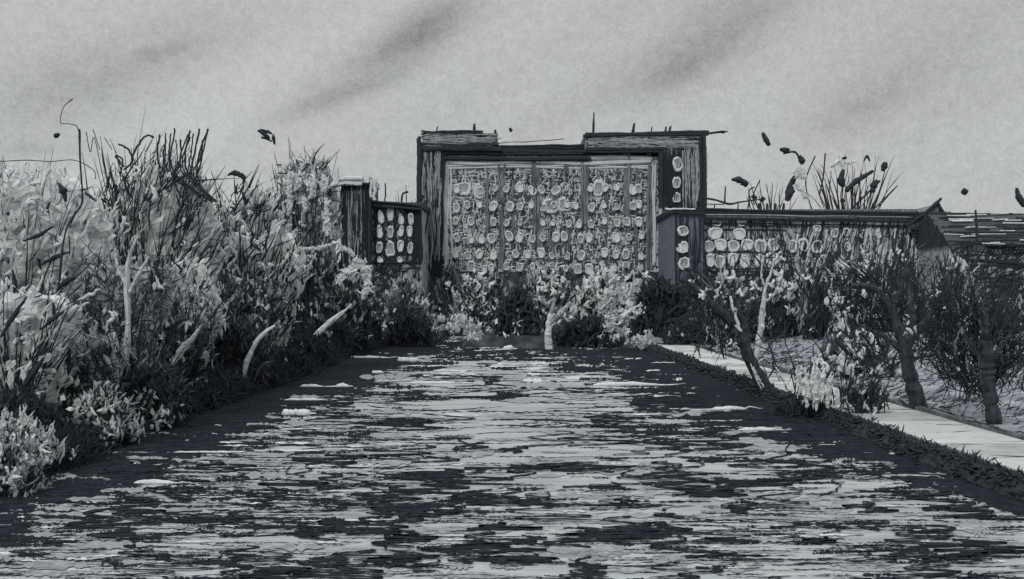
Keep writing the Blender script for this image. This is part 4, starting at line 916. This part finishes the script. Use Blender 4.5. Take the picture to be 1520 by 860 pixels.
RS('blue grey low shrub with pale leaf dabs behind the white plumes',1205,1330,492,48,shape='mound',depth=1,stems=(14,2),twigs=(160,20,2.0),wash=(140,14,'inkb'),dark=(40,8),white=(60,12),
  extra=marks('tendril','ink',[([(1236,548),(1242,532),(1250,520),(1256,520)],1.8),([(1252,560),(1254,540),(1262,518)],2),([(1262,522),(1258,545),(1264,530),(1274,534),(1276,548),(1268,552)],1.8),([(1266,534),(1280,536),(1284,546),(1280,552)],1.6),([(1286,562),(1292,548)],2.2),([(1248,600),(1250,575),(1247,560)],1.8)],11))
RS('dark grass tuft growing between the white plumes and the pale path',1240,1320,560,34,shape='fan',depth=.4,stems=(30,2.2),twigs=(160,24,2),wash=(16,9,'washp'),dark=(40,8),white=(10,8))
RS('dark brambles on the bank in front of the leaning tree',1130,1235,590,37,shape='mound',depth=.4,stems=(10,2),twigs=(260,18,2),wash=(10,8,'washd'),dark=(150,8),white=(3,5))
for q,(x0,x1,yt,Y,lab) in enumerate(((1045,1130,420,80,'black scratchy hedge length nearest the blue grey tower'),(1120,1215,425,84,'dark hedge length directly behind the pale slender tree'),(1205,1300,430,82,'dark hedge length under the middle of the warehouse wing'),(1290,1385,432,80,'dark hedge length behind the wide fanned pollard'),(1375,1560,436,76,'dark hedge length behind the tight black pollard'))):
    plant('hedge',lab,'hedge',x0,x1,yt,Y,shape='box',depth=1,group='dark hedge along the foot of the wing',stems=(30,2.2),twigs=(620,30,1.6),wash=(150,9,'washp'),dark=(60,7),white=(16,8),twsd=.4,cross=.35)
# saplings in front of the wing
for q,(x0,x1,yt,Y,lab,ln) in enumerate(((1050,1110,385,76,'thin upright sapling nearest the mill in front of the wing',.0),(1170,1250,360,78,'grey brushy sapling in front of the wing, left of the fanned pollard',.1),(1225,1300,372,74,'pale leaning sapling just left of the fanned pollard',.15),(1380,1450,372,72,'pale streaked sapling under the pointed gable',.12))):
    plant('sapling',lab,'sapling',x0,x1,yt,Y,shape='fan',depth=1,group='saplings in front of the wing',stems=(22,2),lean=ln,twigs=(170,36,1.8),twang=.2,twsd=.25,wash=(36,16,'washp' if q in (2,3) else 'wash'),dark=(16,8),white=(16,12))

# ------------------------------------------------------------------ far ground line beyond everything: low wood
ac=Acc(); n=1600; x=rng.uniform(-260,300,n); z=rng.uniform(0,1,n)
dabs(ac,np.stack([x,185+rng.uniform(-6,6,n),1+z*(5+2*np.sin(x*.06)+1.5*np.sin(x*.19))],-1),rng.uniform(.8,1.8,n),rng.uniform(.8,1.8,n),angsd=1,mi=0)
tag(ac.build('distant_wood',[M['wash']]),kind='stuff')

# ------------------------------------------------------------------ sky, sun, camera
SUN_EL,SUN_AZ=math.radians(42),math.radians(215)   # behind the viewer, to the left
w=bpy.data.worlds.new('World'); scene.world=w; w.use_nodes=True; N,L=w.node_tree.nodes,w.node_tree.links
bg=N['Background']; bg.inputs['Strength'].default_value=1.0
def node(t,**k):
    n=N.new(t)
    for a,b in k.items(): setattr(n,a,b)
    return n
def mth(op,a,b=None):
    n=node('ShaderNodeMath',operation=op)
    for i,v in enumerate((a,b)):
        if v is None: continue
        if isinstance(v,(int,float)): n.inputs[i].default_value=v
        else: L.new(v,n.inputs[i])
    return n.outputs[0]
sky=node('ShaderNodeTexSky',sky_type='NISHITA'); sky.sun_disc=False; sky.sun_elevation=SUN_EL; sky.sun_rotation=SUN_AZ
tc=node('ShaderNodeTexCoord'); D=tc.outputs['Generated']; sp=node('ShaderNodeSeparateXYZ'); L.new(D,sp.inputs[0])
X,Z=sp.outputs['X'],sp.outputs['Z']
def noise(sc,det,rough=.6,stretch=(1,1,1),rot=(0,0,0)):
    mp=node('ShaderNodeMapping'); mp.inputs['Scale'].default_value=stretch; mp.inputs['Rotation'].default_value=rot
    mr=node('ShaderNodeMapping'); mr.inputs['Rotation'].default_value=rot; L.new(D,mr.inputs['Vector'])
    mp.inputs['Rotation'].default_value=(0,0,0); L.new(mr.outputs[0],mp.inputs['Vector'])
    n=node('ShaderNodeTexNoise'); n.inputs['Scale'].default_value=sc; n.inputs['Detail'].default_value=det; n.inputs['Roughness'].default_value=rough
    L.new(mp.outputs[0],n.inputs['Vector']); return n.outputs['Fac']
# broad diagonal bands of cloud
band=noise(2.6,6,.55,(.45,1,1.9),(0,math.radians(33),0))
grain=noise(95,3,.6); grain2=noise(330,2,.5)
def smudge(px,py,sa,sb,ang,amp):
    u0,v0=(px-CX)/F,(HZ-py)/F; nn=math.sqrt(1+u0*u0+v0*v0); u0/=nn; v0/=nn
    dx=mth('SUBTRACT',X,u0); dz=mth('SUBTRACT',Z,v0); c,s=math.cos(ang),math.sin(ang)
    a=mth('DIVIDE',mth('ADD',mth('MULTIPLY',dx,c),mth('MULTIPLY',dz,s)),sa/F); b=mth('DIVIDE',mth('SUBTRACT',mth('MULTIPLY',dz,c),mth('MULTIPLY',dx,s)),sb/F)
    r=mth('ADD',mth('MULTIPLY',a,a),mth('MULTIPLY',b,b))
    return mth('MULTIPLY',mth('POWER',2.718,mth('MULTIPLY',r,-1)),amp)
sms=[(632,42,85,30,.55,.34),(560,90,150,34,.5,.16),(1090,35,140,50,.62,.27),(160,100,210,40,.5,.20),(500,145,95,14,.35,.22),(1000,110,60,16,.4,.12),(270,72,45,9,.3,.12),(60,140,80,40,.6,.10),(1265,165,75,34,.5,.20),(1450,60,140,90,.4,.13),(930,110,160,30,.5,.08),(380,60,260,30,.55,.06),(840,60,300,26,.55,.05),(60,222,70,16,.1,.12)]
tot=None
for q in sms:
    v=smudge(*q); tot=v if tot is None else mth('ADD',tot,v)
wisp=noise(9,7,.7,(.5,1,1.6),(0,math.radians(35),0))
tot=mth('MULTIPLY',tot,mth('ADD',mth('MULTIPLY',wisp,1.6),.25))
val=mth('SUBTRACT',1.10,tot)
val=mth('ADD',val,mth('MULTIPLY',mth('SUBTRACT',band,.5),.42))
val=mth('ADD',val,mth('MULTIPLY',mth('SUBTRACT',grain,.5),.34)); val=mth('ADD',val,mth('MULTIPLY',mth('SUBTRACT',grain2,.5),.38))
# overcast sky grows brighter towards the zenith, above the part in view
zen=node('ShaderNodeMapRange'); zen.interpolation_type='SMOOTHSTEP'; zen.inputs['From Min'].default_value=.40; zen.inputs['From Max'].default_value=.95; zen.inputs['To Min'].default_value=1; zen.inputs['To Max'].default_value=3.0
L.new(Z,zen.inputs['Value']); val=mth('MULTIPLY',val,zen.outputs[0])
tint=node('ShaderNodeMixRGB'); tint.inputs['Color1'].default_value=(.452,.470,.474,1); tint.inputs['Color2'].default_value=(.468,.466,.458,1)
tn=noise(1.7,3); L.new(mth('MULTIPLY',tn,1.0),tint.inputs['Fac'])
cl=node('ShaderNodeVectorMath',operation='SCALE'); L.new(tint.outputs[0],cl.inputs[0]); L.new(val,cl.inputs['Scale'])
sk=node('ShaderNodeVectorMath',operation='SCALE'); L.new(sky.outputs[0],sk.inputs[0]); sk.inputs['Scale'].default_value=.10
mx=node('ShaderNodeMixRGB'); mx.inputs['Fac'].default_value=.97; L.new(sk.outputs[0],mx.inputs['Color1']); L.new(cl.outputs[0],mx.inputs['Color2'])
L.new(mx.outputs[0],bg.inputs['Color'])
sd=bpy.data.lights.new('sun','SUN'); sd.energy=1.5; sd.angle=math.radians(14); sd.color=(1,.985,.96)
so=bpy.data.objects.new('sun',sd); COL.objects.link(so); so.rotation_euler=(math.pi/2-SUN_EL,0,math.pi-SUN_AZ)
cd=bpy.data.cameras.new('camera'); cam=bpy.data.objects.new('camera',cd); COL.objects.link(cam)
cam.location=(0,0,H); cam.rotation_euler=(math.pi/2,0,0); cd.sensor_width=36; cd.lens=36*F/1520; cd.shift_y=(HZ-430)/1520; cd.clip_end=20000; cd.clip_start=.1
scene.camera=cam
vs=scene.view_settings; vs.view_transform='Standard'; vs.look='None'; vs.exposure=0; vs.gamma=1; vs.use_curve_mapping=False
scene.cycles.max_bounces=6; scene.cycles.diffuse_bounces=3
